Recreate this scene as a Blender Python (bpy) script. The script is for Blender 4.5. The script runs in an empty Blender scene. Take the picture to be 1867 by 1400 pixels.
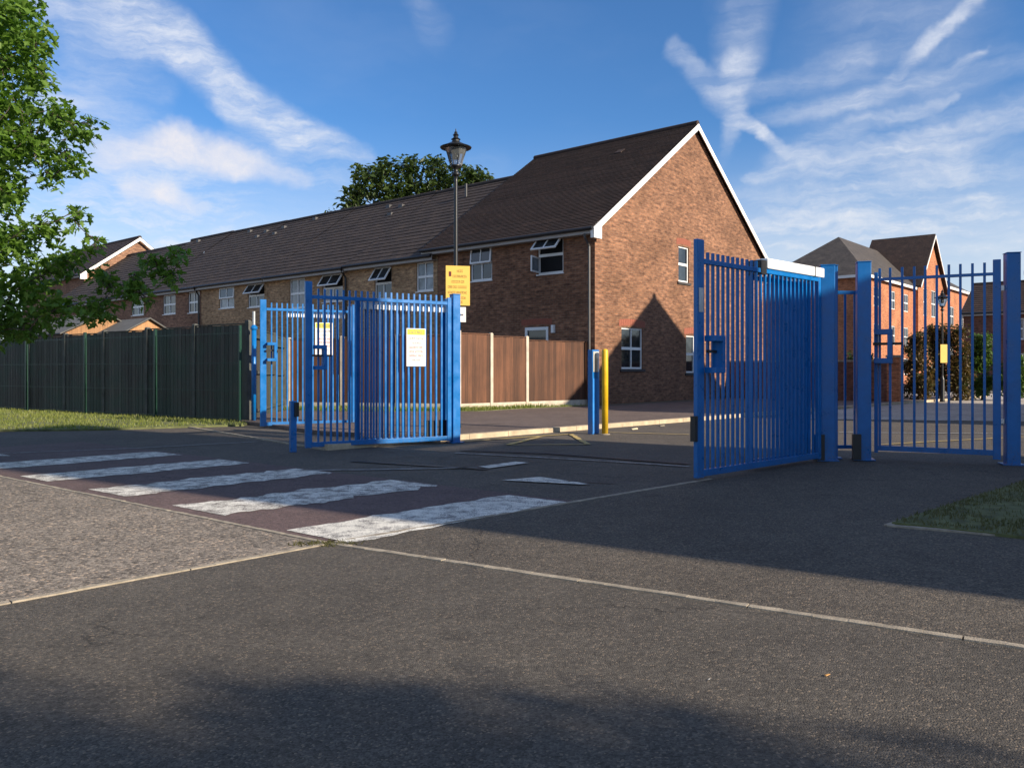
import bpy, math, random
from mathutils import Vector, Matrix, noise
random.seed(7)
R = random.Random(11)
scn = bpy.context.scene
COL = scn.collection

# ------------------------------------------------------------------ camera
CAM_H = 1.15; FPX = 1500.0; CX = 933.5; HY = 675.0
cd = bpy.data.cameras.new('camera'); cam = bpy.data.objects.new('camera', cd); COL.objects.link(cam)
cam.location = (0, 0, CAM_H); cam.rotation_euler = (math.radians(90), 0, 0)
cd.sensor_width = 36; cd.lens = 36 * FPX / 1867.0
cd.shift_y = (HY - 700) / 1867.0; cd.clip_start = 0.05; cd.clip_end = 3000
scn.camera = cam
# ------------------------------------------------------------------ sun and sky
SX, SY = 0.841, -0.541           # horizontal direction towards the sun
EL = math.radians(24)
sd = bpy.data.lights.new('sun', 'SUN'); so = bpy.data.objects.new('sun', sd); COL.objects.link(so)
sd.energy = 4.4; sd.angle = math.radians(0.55); sd.color = (1.0, 0.87, 0.70)
svec = Vector((SX*math.cos(EL), SY*math.cos(EL), math.sin(EL)))
so.rotation_euler = svec.to_track_quat('Z', 'Y').to_euler(); so.location = (20, -10, 20)
scn.view_settings.view_transform = 'Standard'; scn.view_settings.look = 'None'
scn.view_settings.gamma = 1.0; scn.view_settings.use_curve_mapping = False
scn.view_settings.exposure = 0.86
SKY_STRENGTH = 0.066

class NT:
    def __init__(s, tree):
        s.t = tree; s.n = tree.nodes; s.l = tree.links
    def new(s, kind, **kw):
        n = s.n.new(kind)
        for k, v in kw.items():
            if k == 'inp':
                for a, b in v.items():
                    s.put(n.inputs[a], b)
            else: setattr(n, k, v)
        return n
    def put(s, sock, b):
        if isinstance(b, bpy.types.NodeSocket): s.l.new(b, sock)
        elif isinstance(b, bpy.types.Node): s.l.new(b.outputs[0], sock)
        else: sock.default_value = b
    def math(s, op, a, b=None, clamp=False):
        n = s.n.new('ShaderNodeMath'); n.operation = op; n.use_clamp = clamp
        s.put(n.inputs[0], a)
        if b is not None: s.put(n.inputs[1], b)
        return n.outputs[0]
    def vm(s, op, a, b=None, scale=None):
        n = s.n.new('ShaderNodeVectorMath'); n.operation = op
        s.put(n.inputs[0], a)
        if b is not None: s.put(n.inputs[1], b)
        if scale is not None: s.put(n.inputs['Scale'], scale)
        return n.outputs['Value'] if op in ('DOT_PRODUCT', 'LENGTH') else n.outputs[0]
    def mix(s, f, a, b, mode='MIX'):
        n = s.n.new('ShaderNodeMix'); n.data_type = 'RGBA'; n.blend_type = mode
        s.put(n.inputs[0], f); s.put(n.inputs[6], a); s.put(n.inputs[7], b)
        return n.outputs[2]
    def ramp(s, f, stops):
        n = s.n.new('ShaderNodeValToRGB'); s.put(n.inputs[0], f)
        e = n.color_ramp.elements
        while len(e) > 1: e.remove(e[-1])
        e[0].position = stops[0][0]; e[0].color = stops[0][1]
        for p, c in stops[1:]:
            k = e.new(p); k.color = c
        return n.outputs[0]
    def rng(s, v, a, b, c=0.0, d=1.0, smooth=False):
        n = s.n.new('ShaderNodeMapRange'); s.put(n.inputs[0], v)
        if smooth: n.interpolation_type = 'SMOOTHSTEP'
        for i, q in zip((1, 2, 3, 4), (a, b, c, d)): s.put(n.inputs[i], q)
        return n.outputs[0]
    def noise(s, vec, scale, detail=3, rough=0.55, dist=0.0):
        n = s.n.new('ShaderNodeTexNoise')
        if vec is not None: s.put(n.inputs['Vector'], vec)
        n.inputs['Scale'].default_value = scale; n.inputs['Detail'].default_value = detail
        n.inputs['Roughness'].default_value = rough; n.inputs['Distortion'].default_value = dist
        return n

def C(r, g, b): return (r, g, b, 1.0)

w = bpy.data.worlds.new('World'); scn.world = w; w.use_nodes = True
w.node_tree.nodes.clear(); N = NT(w.node_tree)
sky = N.new('ShaderNodeTexSky'); sky.sky_type = 'NISHITA'; sky.sun_disc = False
sky.sun_elevation = EL; sky.sun_rotation = math.atan2(SX, SY)
sky.altitude = 50; sky.air_density = 1.0; sky.dust_density = 0.4; sky.ozone_density = 3.0
geo = N.new('ShaderNodeTexCoord'); sep = N.new('ShaderNodeSeparateXYZ'); N.l.new(geo.outputs['Generated'], sep.inputs[0])
az = N.math('ARCTAN2', sep.outputs[0], sep.outputs[1]); el = N.math('ARCSINE', sep.outputs[2])
cmb = N.new('ShaderNodeCombineXYZ'); N.l.new(az, cmb.inputs[0]); N.l.new(el, cmb.inputs[1])
P0 = cmb.outputs[0]
wn = N.noise(P0, 9, 4, 0.6); w2 = N.noise(P0, 34, 3, 0.6)
off = N.vm('SCALE', N.vm('SUBTRACT', wn.outputs['Color'], (0.5, 0.5, 0.5)), scale=0.035)
off2 = N.vm('SCALE', N.vm('SUBTRACT', w2.outputs['Color'], (0.5, 0.5, 0.5)), scale=0.016)
PW = N.vm('MULTIPLY', N.vm('ADD', N.vm('ADD', P0, off), off2), (1, 1, 0))
def AE(u, v):            # bearing and height above the horizon of a cloud seen in the photograph
    x = (u-CX)/FPX; z = (HY-v)/FPX
    return math.atan2(x, 1), math.asin(z/math.sqrt(1+x*x+z*z))
# high cloud bands: (from, to, width at each end, density at each end), as bearing / elevation
BANDS = [((60,-60),(250,40),80,62,.6,.75),((250,40),(330,85),62,46,.75,.9),((330,85),(420,170),46,40,.9,.9),((420,170),(530,235),40,38,.9,.95),((530,235),(665,290),38,24,.95,.35),
 ((150,90),(300,170),40,25,.25,.25),((120,230),(300,430),120,170,.6,.7),((330,300),(620,350),70,50,.4,.2),
 ((60,480),(760,430),110,80,.7,.3),((430,250),(640,335),30,40,.3,.25),
 ((1350,10),(1340,120),58,44,.3,.55),((1340,120),(1335,210),34,22,.6,.65),((1335,210),(1316,295),22,14,.5,.12),((1232,90),(1320,190),18,26,.35,.55),
 ((1340,208),(1385,245),16,14,.8,.8),((1385,245),(1442,292),13,11,.8,.4),((1820,-30),(1700,70),15,13,.6,.75),((1700,70),(1610,158),14,12,.75,.3),((1795,100),(1560,190),10,20,.55,.5),((1560,190),(1380,222),22,18,.45,.2),
 ((1570,105),(1360,175),30,24,.3,.3),((1740,176),(1560,235),8,16,.55,.5),((1560,235),(1410,305),18,30,.5,.4),((1900,200),(1660,270),36,44,.55,.55),((1660,270),(1370,326),38,16,.5,.5),
 ((1900,300),(1500,340),44,60,.35,.4),((1900,370),(1360,400),60,70,.5,.55),((1700,230),(1790,370),22,18,.25,.45),((1900,110),(1690,150),26,34,.25,.2),((1640,60),(1600,330),170,190,.22,.26),
 ((1330,445),(1900,430),50,66,.75,.85),((760,-10),(790,50),30,34,.16,.12),
 ((650,400),(900,300),50,30,.25,.12),((-300,200),(0,330),120,160,.3,.5),((2100,100),(2500,350),120,160,.4,.5)]
PUFFS = [((190,290),(320,258),26,38,.5,.9),((320,258),(430,288),38,36,.9,.8),((430,288),(560,325),32,18,.8,.35),((235,345),(300,350),22,26,.6,.75),((300,350),(370,378),24,14,.75,.4)]
acc = None; puff = None
for k_, (a, b, w0, w1, i0, i1) in enumerate(BANDS+PUFFS):
    if k_ == len(BANDS): acc, bands = None, acc
    A = AE(*a); B = AE(*b); BA = (B[0]-A[0], B[1]-A[1]); L2 = BA[0]**2+BA[1]**2
    pa = N.vm('SUBTRACT', PW, (A[0], A[1], 0))
    h = N.math('MULTIPLY', N.vm('DOT_PRODUCT', pa, (BA[0], BA[1], 0)), 1/L2, clamp=True)
    d = N.vm('LENGTH', N.vm('SUBTRACT', pa, N.vm('SCALE', (BA[0], BA[1], 0), scale=h)))
    ww = N.rng(h, 0, 1, w0/FPX*1.25, w1/FPX*1.25); ii = N.rng(h, 0, 1, i0, i1)
    m = N.math('MULTIPLY', N.rng(N.math('DIVIDE', d, ww), 1.0, 0.15, 0, 1, True), ii)
    acc = m if acc is None else N.math('SUBTRACT', N.math('ADD', acc, m), N.math('MULTIPLY', acc, m))
puff, acc = acc, bands
mp = N.new('ShaderNodeMapping'); N.l.new(PW, mp.inputs[0]); mp.inputs['Rotation'].default_value = (0, 0, -0.42); mp.inputs['Scale'].default_value = (8, 42, 1)
st = N.noise(mp.outputs[0], 1.0, 6, 0.62)
mp3 = N.new('ShaderNodeMapping'); N.l.new(PW, mp3.inputs[0]); mp3.inputs['Rotation'].default_value = (0, 0, 0.25); mp3.inputs['Scale'].default_value = (2.4, 7, 1)
wide = N.noise(mp3.outputs[0], 1.0, 5, 0.55)
mp2 = N.new('ShaderNodeMapping'); N.l.new(PW, mp2.inputs[0]); mp2.inputs['Rotation'].default_value = (0, 0, 0.62); mp2.inputs['Scale'].default_value = (12, 60, 1)
st2 = N.noise(mp2.outputs[0], 1.0, 7, 0.68)
fib = N.mix(N.rng(az, -0.05, 0.1, 0, 1), st2.outputs['Color'], st.outputs['Color'])
sp_c = N.new('ShaderNodeSeparateColor'); N.l.new(fib, sp_c.inputs[0])
fine = N.noise(PW, 60, 5, 0.7)
tex = N.math('MULTIPLY', N.rng(sp_c.outputs[0], 0.36, 0.64, 0.12, 1.05), N.rng(fine.outputs['Fac'], 0.3, 0.7, 0.75, 1.2))
veil = N.math('MULTIPLY', N.rng(wide.outputs['Fac'], 0.45, 0.8, 0, 0.14, True), N.rng(el, 0.6, 0.1, 0.3, 1))
soft = N.math('MULTIPLY', acc, 0.30)
mask = N.math('ADD', N.math('ADD', N.math('MULTIPLY', acc, N.math('MULTIPLY', tex, 0.72)), soft), veil, clamp=True)
# unseen cirrus added outside the view to whiten and lift the ambient light
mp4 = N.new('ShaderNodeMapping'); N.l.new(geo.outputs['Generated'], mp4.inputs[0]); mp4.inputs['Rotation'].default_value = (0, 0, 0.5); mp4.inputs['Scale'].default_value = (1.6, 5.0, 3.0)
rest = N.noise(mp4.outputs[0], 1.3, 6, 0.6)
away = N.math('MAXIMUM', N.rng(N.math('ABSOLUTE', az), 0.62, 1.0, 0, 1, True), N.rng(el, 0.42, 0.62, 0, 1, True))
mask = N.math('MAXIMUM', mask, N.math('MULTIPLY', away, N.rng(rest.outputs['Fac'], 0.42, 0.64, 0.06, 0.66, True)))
low = N.rng(el, 0.30, -0.03, 0, 0.72, True)
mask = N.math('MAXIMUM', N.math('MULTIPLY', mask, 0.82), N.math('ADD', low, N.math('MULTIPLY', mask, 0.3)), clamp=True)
skyc = N.mix(1.0, sky.outputs[0], C(0.60, 0.97, 1.32), 'MULTIPLY')
cl = N.mix(N.rng(el, 0.1, 0.35, 0, 1), C(7.6, 7.6, 7.7), C(7.0, 7.3, 8.0))
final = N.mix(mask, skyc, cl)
pf = N.math('MULTIPLY', puff, N.rng(fine.outputs['Fac'], 0.3, 0.7, 0.62, 0.9))
final = N.mix(pf, final, C(7.9, 7.5, 7.5))
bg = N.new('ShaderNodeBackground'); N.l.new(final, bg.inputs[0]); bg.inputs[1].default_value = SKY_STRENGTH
wo = N.new('ShaderNodeOutputWorld'); N.l.new(bg.outputs[0], wo.inputs[0])

# ------------------------------------------------------------------ helpers
def G(u, v, z=0.0):
    Y = FPX*(CAM_H-z)/(v-HY); return Vector(((u-CX)/FPX*Y, Y, z))
def AT(u, v, Y): return Vector(((u-CX)/FPX*Y, Y, CAM_H-(v-HY)/FPX*Y))

class Frame:                       # d along, o outward (2-D unit vectors)
    def __init__(s, O, d, o):
        s.O = Vector((O[0], O[1], O[2] if len(O) > 2 else 0.0)); s.d = Vector((d[0], d[1], 0)).normalized(); s.o = Vector((o[0], o[1], 0)).normalized()
    def P(s, t, o, z): return s.O + s.d*t + s.o*o + Vector((0, 0, z))
    def t_at(s, u):
        k = (u-CX)/FPX; return (k*s.O.y - s.O.x)/(s.d.x - k*s.d.y)
    def z_at(s, u, v):
        p = s.P(s.t_at(u), 0, 0); return CAM_H-(v-HY)/FPX*p.y

def props(o, label=None, cat=None, group=None, kind=None):
    for k, v in (('label', label), ('category', cat), ('group', group), ('kind', kind)):
        if v: o[k] = v
    return o
def thing(name, loc, label, cat, group=None):
    o = bpy.data.objects.new(name, None); COL.objects.link(o); o.location = loc; o.empty_display_size = 0.2
    return props(o, label, cat, group)
def wloc(p):
    v = Vector((0, 0, 0))
    while p is not None: v += p.location; p = p.parent
    return v
class MB:
    def __init__(s): s.v = []; s.f = []
    def add(s, vs, fs):
        n = len(s.v); s.v += [tuple(x) for x in vs]; s.f += [tuple(i+n for i in f) for f in fs]; return s
    def quad(s, *p): return s.add(p, [tuple(range(len(p)))])
    def hexa(s, p):   # 8 points: bottom 4, top 4
        return s.add(p, [(3,2,1,0),(4,5,6,7),(0,1,5,4),(1,2,6,5),(2,3,7,6),(3,0,4,7)])
    def fbox(s, F, t0, t1, o0, o1, z0, z1):
        return s.hexa([F.P(t0,o0,z0),F.P(t1,o0,z0),F.P(t1,o1,z0),F.P(t0,o1,z0),F.P(t0,o0,z1),F.P(t1,o0,z1),F.P(t1,o1,z1),F.P(t0,o1,z1)])
    def cbox(s, c, sx, sy, sz, d=(1, 0)):
        F = Frame(c, d, (-d[1], d[0])); return s.fbox(F, -sx/2, sx/2, -sy/2, sy/2, 0, sz)
    def bar(s, a, b, w, h=None, up=Vector((0,0,1))):
        h = h or w; a = Vector(a); b = Vector(b); x = (b-a).normalized(); y = up.cross(x)
        if y.length < 1e-4: y = Vector((1, 0, 0)).cross(x)
        y.normalize(); z = x.cross(y); p = []
        for q in (a, b): p.append([q-y*w/2-z*h/2, q+y*w/2-z*h/2, q+y*w/2+z*h/2, q-y*w/2+z*h/2])
        return s.hexa(p[0]+p[1])
    def tube(s, pts, rad, n=8, cap=True):
        pts = [Vector(p) for p in pts]; rings = []
        for i, p in enumerate(pts):
            d = (pts[min(i+1, len(pts)-1)]-pts[max(i-1, 0)]).normalized()
            a = d.cross(Vector((0, 0, 1)) if abs(d.z) < 0.9 else Vector((1, 0, 0))).normalized(); b = d.cross(a)
            r = rad[i] if isinstance(rad, (list, tuple)) else rad
            rings.append([p+a*(r*math.cos(2*math.pi*k/n))+b*(r*math.sin(2*math.pi*k/n)) for k in range(n)])
        vs = [q for r in rings for q in r]
        fs = [(i*n+k, i*n+(k+1) % n, (i+1)*n+(k+1) % n, (i+1)*n+k) for i in range(len(pts)-1) for k in range(n)]
        if cap: fs += [tuple(range(n))[::-1], tuple(range((len(pts)-1)*n, len(pts)*n))]
        return s.add(vs, fs)
    def lathe(s, c, prof, n=12, rot=0.0):
        c = Vector(c); vs = [c+Vector((r*math.cos(rot+2*math.pi*k/n), r*math.sin(rot+2*math.pi*k/n), z)) for r, z in prof for k in range(n)]
        fs = [(i*n+k, i*n+(k+1) % n, (i+1)*n+(k+1) % n, (i+1)*n+k) for i in range(len(prof)-1) for k in range(n)]
        fs += [tuple(range(n))[::-1], tuple(range((len(prof)-1)*n, len(prof)*n))]
        return s.add(vs, fs)
    def poly(s, pts, z0, z1=None):       # sheet, or slab if z1 is given
        n = len(pts)
        if z1 is None: return s.add([(p[0], p[1], z0) for p in pts], [tuple(range(n))])
        vs = [(p[0], p[1], z0) for p in pts]+[(p[0], p[1], z1) for p in pts]
        return s.add(vs, [tuple(range(n))[::-1], tuple(range(n, 2*n))]+[(i, (i+1) % n, n+(i+1) % n, n+i) for i in range(n)])
    def mesh(s, name, m, org=Vector((0, 0, 0)), smooth=False, uv=True):
        me = bpy.data.meshes.new(name)
        me.from_pydata([(x[0]-org.x, x[1]-org.y, x[2]-org.z) for x in s.v], [], s.f)
        if uv:
            me.update(); L = me.uv_layers.new(name='UVMap'); dat = [0.0]*(2*len(me.loops)); up = Vector((0, 0, 1))
            for p in me.polygons:
                nn = p.normal
                if abs(nn.z) > 0.995: a = Vector((1, 0, 0)); b = Vector((0, 1, 0))
                else:
                    a = up.cross(nn).normalized(); b = nn.cross(a)
                for li in p.loop_indices:
                    q = Vector(s.v[me.loops[li].vertex_index]); dat[2*li] = q.dot(a); dat[2*li+1] = q.dot(b)
            L.data.foreach_set('uv', dat)
        if smooth: me.polygons.foreach_set('use_smooth', [True]*len(me.polygons))
        me.materials.append(m); me.update(); return me
    def build(s, name, m, parent=None, smooth=False, uv=True, **kw):
        org = wloc(parent) if parent else Vector((0, 0, 0))
        o = bpy.data.objects.new(name, s.mesh(name, m, org, smooth, uv)); COL.objects.link(o)
        if parent: o.parent = parent
        return props(o, **kw)
def place(name, me, parent, world):
    o = bpy.data.objects.new(name, me); COL.objects.link(o)
    if parent: o.parent = parent; o.location = Vector(world)-wloc(parent)
    else: o.location = world
    return o
def bevel(o, wdt=0.006, seg=2):
    b = o.modifiers.new('bevel', 'BEVEL'); b.width = wdt; b.segments = seg; b.limit_method = 'ANGLE'; return o

# ------------------------------------------------------------------ materials
def material(name):
    m = bpy.data.materials.new(name); m.use_nodes = True; m.node_tree.nodes.clear()
    n = NT(m.node_tree); b = n.new('ShaderNodeBsdfPrincipled'); o = n.new('ShaderNodeOutputMaterial'); n.l.new(b.outputs[0], o.inputs[0])
    return m, n, b
def objco(n): return n.new('ShaderNodeTexCoord').outputs['Object']
def geopos(n): return n.new('ShaderNodeNewGeometry').outputs['Position']
def bump(n, b, h, strength, dist):
    k = n.new('ShaderNodeBump'); n.put(k.inputs['Height'], h); k.inputs['Strength'].default_value = strength; k.inputs['Distance'].default_value = dist
    n.l.new(k.outputs[0], b.inputs['Normal'])
def simple(name, c, rough=0.6, var=0.15, scale=3.0, spec=0.5, metal=0.0, bmp=0.0, bscale=60):
    m, n, b = material(name); P = geopos(n)
    nz = n.noise(P, scale, 5, 0.6); f = n.rng(nz.outputs['Fac'], 0.3, 0.7, 1-var, 1+var)
    col = n.vm('SCALE', c[:3], scale=f); n.l.new(col, b.inputs['Base Color'])
    b.inputs['Roughness'].default_value = rough; b.inputs['Specular IOR Level'].default_value = spec; b.inputs['Metallic'].default_value = metal
    if bmp: bump(n, b, n.noise(P, bscale, 4).outputs['Fac'], bmp, 0.01)
    return m
def asphalt(name, c, grain=0.45, spk=0.5, gs=95, tint=(1.25, 1.1, 0.95)):
    m, n, b = material(name); P = geopos(n)
    v1 = n.new('ShaderNodeTexVoronoi'); n.put(v1.inputs['Vector'], P); v1.inputs['Scale'].default_value = gs
    sp = n.new('ShaderNodeSeparateColor'); n.l.new(v1.outputs['Color'], sp.inputs[0])
    fine = n.noise(P, gs*2.2, 2, 0.5); mid = n.noise(P, 28, 3, 0.6); big = n.noise(P, 0.55, 5, 0.6); med = n.noise(P, 3.3, 4, 0.65)
    f = n.rng(sp.outputs[0], 0, 1, 1-grain, 1+grain)
    f = n.math('MULTIPLY', f, n.rng(fine.outputs['Fac'], 0.3, 0.7, 0.78, 1.22))
    f = n.math('MULTIPLY', f, n.rng(mid.outputs['Fac'], 0.25, 0.75, 0.75, 1.25))
    f = n.math('MULTIPLY', f, n.rng(big.outputs['Fac'], 0.3, 0.7, 0.82, 1.16))
    f = n.math('MULTIPLY', f, n.rng(med.outputs['Fac'], 0.3, 0.7, 0.86, 1.14))
    crk = n.new('ShaderNodeTexVoronoi'); crk.feature = 'DISTANCE_TO_EDGE'; crk.inputs['Scale'].default_value = 0.42
    n.put(crk.inputs['Vector'], n.vm('ADD', P, n.vm('SCALE', n.noise(P, 2.2, 5, 0.7).outputs['Color'], scale=0.55)))
    gate_ = n.noise(P, 0.33, 2).outputs['Fac']
    f = n.math('MULTIPLY', f, n.math('MAXIMUM', n.rng(crk.outputs['Distance'], 0.001, 0.0055, 0.45, 1), n.rng(gate_, 0.60, 0.52, 0, 1)))
    st_ = n.noise(P, 1.9, 3, 0.5).outputs['Fac']
    f = n.math('MULTIPLY', f, n.rng(st_, 0.66, 0.72, 1, 0.72))
    dark = n.vm('SCALE', c[:3], scale=f)
    bright = n.math('GREATER_THAN', sp.outputs[1], 1-0.07*spk*2)
    col = n.mix(n.math('MULTIPLY', bright, spk), dark, C(*(min(1, c[i]*3.2*tint[i]) for i in range(3))))
    n.l.new(col, b.inputs['Base Color']); b.inputs['Roughness'].default_value = 0.82; b.inputs['Specular IOR Level'].default_value = 0.35
    hgt = n.math('ADD', n.rng(v1.outputs['Distance'], 0, 0.6, 1, 0), n.math('MULTIPLY', fine.outputs['Fac'], 0.5))
    bump(n, b, hgt, 0.55, 0.006); return m
def brick(name, c1, c2, mortar, scale=1.0, bias=0.0, dirt=0.25):
    m, n, b = material(name); uv = n.new('ShaderNodeUVMap').outputs[0]
    br = n.new('ShaderNodeTexBrick'); n.put(br.inputs['Vector'], uv); br.offset = 0.5
    for k, v in (('Scale', 1.0), ('Mortar Size', 0.006), ('Mortar Smooth', 0.3), ('Bias', bias), ('Brick Width', 0.225), ('Row Height', 0.075)): br.inputs[k].default_value = v
    br.inputs['Color1'].default_value = c1; br.inputs['Color2'].default_value = c2; br.inputs['Mortar'].default_value = mortar
    fl = n.vm('MULTIPLY', uv, (1/0.225, 1/0.075, 1)); wn_ = n.noise(fl, 0.9, 2, 0.7)
    bl = n.noise(uv, 0.7, 5, 0.6)
    col = n.mix(1.0, br.outputs['Color'], n.ramp(wn_.outputs['Fac'], [(0.30, C(.48,.45,.45)), (0.42, C(.80,.78,.76)), (0.58, C(1.08,1.06,1.0)), (0.70, C(1.5,1.35,1.25))]), 'MULTIPLY')
    col = n.vm('SCALE', col, scale=n.rng(bl.outputs['Fac'], 0.3, 0.7, 1-dirt, 1+dirt))
    n.l.new(col, b.inputs['Base Color']); b.inputs['Roughness'].default_value = 0.9; b.inputs['Specular IOR Level'].default_value = 0.2
    bump(n, b, n.math('SUBTRACT', n.math('MULTIPLY', wn_.outputs['Fac'], 0.3), br.outputs['Fac']), 0.5, 0.01); return m
def tiles(name, c1, c2, wdt, row, lich=0.15):
    m, n, b = material(name); uv = n.new('ShaderNodeUVMap').outputs[0]
    br = n.new('ShaderNodeTexBrick'); n.put(br.inputs['Vector'], uv); br.offset = 0.5
    for k, v in (('Scale', 1.0), ('Mortar Size', 0.006), ('Mortar Smooth', 0.2), ('Brick Width', wdt), ('Row Height', row)): br.inputs[k].default_value = v
    br.inputs['Color1'].default_value = c1; br.inputs['Color2'].default_value = c2; br.inputs['Mortar'].default_value = C(.008, .007, .007)
    a = n.noise(uv, 1.6, 6, 0.65); g = n.noise(uv, 9.0, 3, 0.6)
    col = n.vm('SCALE', br.outputs['Color'], scale=n.math('MULTIPLY', n.rng(a.outputs['Fac'], 0.3, 0.7, 0.72, 1.3), n.rng(g.outputs['Fac'], 0.3, 0.7, 0.75, 1.25)))
    col = n.mix(n.math('MULTIPLY', n.rng(a.outputs['Fac'], 0.56, 0.75, 0, 1), lich), col, C(.13, .085, .05))
    n.l.new(col, b.inputs['Base Color']); b.inputs['Roughness'].default_value = 0.75; b.inputs['Specular IOR Level'].default_value = 0.3
    bump(n, b, n.math('SUBTRACT', n.math('MULTIPLY', g.outputs['Fac'], 0.4), br.outputs['Fac']), 0.6, 0.012); return m
def wood(name, c, green=None, dark=0.5):
    m, n, b = material(name); oi = n.new('ShaderNodeObjectInfo').outputs['Random']; P = geopos(n)
    mp_ = n.new('ShaderNodeMapping'); n.l.new(P, mp_.inputs[0]); mp_.inputs['Scale'].default_value = (26, 26, 1.3)
    g = n.noise(mp_.outputs[0], 1, 5, 0.65, 0.6); big = n.noise(P, 1.3, 4)
    f = n.math('MULTIPLY', n.rng(g.outputs['Fac'], 0.25, 0.75, 0.55, 1.4), n.rng(oi, 0, 1, 0.6, 1.4))
    f = n.math('MULTIPLY', f, n.rng(big.outputs['Fac'], 0.3, 0.7, 0.8, 1.2))
    col = n.vm('SCALE', c[:3], scale=f)
    if green: 
        col = n.mix(n.rng(big.outputs['Fac'], 0.42, 0.62, 0, 0.75), col, green)
    n.l.new(col, b.inputs['Base Color']); b.inputs['Roughness'].default_value = 0.8; bump(n, b, g.outputs['Fac'], 0.4, 0.004); return m
def paint(name, c, rough=0.3, chips=0.0, spec=0.5, coat=0.0):
    m, n, b = material(name); P = geopos(n)
    a = n.noise(P, 6, 5, 0.6); d = n.noise(P, 55, 3, 0.6)
    col = n.vm('SCALE', c[:3], scale=n.rng(a.outputs['Fac'], 0.3, 0.7, 0.86, 1.14))
    sepz = n.new('ShaderNodeSeparateXYZ'); n.l.new(P, sepz.inputs[0])
    splash = n.math('MULTIPLY', n.rng(sepz.outputs[2], 0.35, 0.0, 0, 1), n.rng(d.outputs['Fac'], 0.4, 0.65, 0, 0.55))
    col = n.mix(splash, col, C(.09, .08, .07))
    rs = n.noise(P, 21, 4, 0.7).outputs['Fac']
    if chips: col = n.mix(n.rng(rs, 0.70, 0.735, 0, chips), col, C(.16, .10, .07)); col = n.mix(n.rng(a.outputs['Fac'], 0.55, 0.8, 0, 0.25), col, C(.06, .16, .36))
    n.l.new(col, b.inputs['Base Color']); n.l.new(n.rng(a.outputs['Fac'], 0.3, 0.7, rough*0.8, rough*1.4), b.inputs['Roughness'])
    b.inputs['Specular IOR Level'].default_value = spec; b.inputs['Coat Weight'].default_value = coat
    bump(n, b, d.outputs['Fac'], 0.08, 0.002); return m
def roadpaint(name, c, under, wear=0.5):
    m, n, b = material(name); P = geopos(n)
    a = n.noise(P, 7, 6, 0.75); d = n.noise(P, 90, 3, 0.7); e = n.noise(P, 1.2, 4, 0.6)
    f = n.math('ADD', n.math('MULTIPLY', a.outputs['Fac'], 0.5), n.math('MULTIPLY', d.outputs['Fac'], 0.5))
    mk = n.rng(f, wear-0.04, wear+0.05, 0, 1)
    col = n.vm('SCALE', c[:3], scale=n.math('MULTIPLY', n.rng(d.outputs['Fac'], 0.3, 0.7, 0.82, 1.12), n.rng(e.outputs['Fac'], 0.3, 0.7, 0.85, 1.1)))
    n.l.new(n.mix(mk, under, col), b.inputs['Base Color']); b.inputs['Roughness'].default_value = 0.7
    bump(n, b, d.outputs['Fac'], 0.5, 0.003); return m
def leafmat(name, c, c2, trans=0.35):
    m, n, b = material(name); P = geopos(n)
    v = n.noise(P, 2.2, 3); v2 = n.noise(P, 19, 2)
    col = n.mix(n.rng(n.math('ADD', n.math('MULTIPLY', v.outputs['Fac'], .5), n.math('MULTIPLY', v2.outputs['Fac'], .5)), 0.35, 0.65), c, c2)
    n.l.new(col, b.inputs['Base Color']); b.inputs['Roughness'].default_value = 0.45; b.inputs['Specular IOR Level'].default_value = 0.35
    tr = n.new('ShaderNodeBsdfTranslucent'); n.l.new(n.mix(1.0, col, C(1.3, 1.5, 0.6), 'MULTIPLY'), tr.inputs[0])
    mx = n.new('ShaderNodeMixShader'); mx.inputs[0].default_value = trans
    out = [k for k in n.n if k.type == 'OUTPUT_MATERIAL'][0]
    n.l.new(b.outputs[0], mx.inputs[1]); n.l.new(tr.outputs[0], mx.inputs[2]); n.l.new(mx.outputs[0], out.inputs[0]); return m

M = {}
M['asph_road'] = asphalt('asphalt_road', (.092, .079, .064), .38, .35, 80)
M['asph_light'] = asphalt('asphalt_coarse_pale', (.190, .160, .128), .58, .45, 60)
M['asph_front'] = asphalt('asphalt_front', (.086, .075, .061), .42, .42, 125)
M['asph_path'] = asphalt('asphalt_pavement', (.088, .075, .059), .48, .4, 98)
M['asph_red'] = asphalt('red_surfacing', (.120, .082, .076), .35, .25, 110, (1.1, .9, .9))
M['asph_house'] = asphalt('footway_reddish', (.125, .095, .082), .35, .3, 70)
M['sun_tone_path'] = asphalt('sun_tone_paving', (.40, .35, .30), .2, .2, 30)  # pale tone stands in for sunlight on ground the neighbour house shades
M['concrete'] = simple('concrete_edging', (.31, .265, .20), .85, .35, 11, bmp=.5, bscale=90)
M['kerb'] = simple('concrete_kerb', (.46, .37, .25), .85, .25, 5, bmp=.4)
M['post_conc'] = simple('concrete_post', (.50, .43, .34), .85, .2, 4, bmp=.3)
M['post_dark'] = simple('weathered_concrete_post', (.075, .078, .070), .85, .3, 4, bmp=.3)
M['white_line'] = roadpaint('worn_white_paint', (.80, .77, .68), C(.13, .12, .115), .47)
M['white_line3'] = roadpaint('badly_worn_white_paint', (.80, .77, .68), C(.09, .07, .06), .485)
M['white_line2'] = roadpaint('faded_white_paint', (.45, .44, .42), C(.12, .115, .11), .50)
M['yellow_line'] = roadpaint('faded_yellow_paint', (.52, .38, .13), C(.13, .12, .11), .44)
M['brick_main'] = brick('brick_main', C(.270,.136,.080), C(.165,.082,.052), C(.20,.155,.12))
M['brick_terrace'] = brick('brick_terrace', C(.30,.165,.105), C(.21,.11,.075), C(.28,.22,.17))
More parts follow.
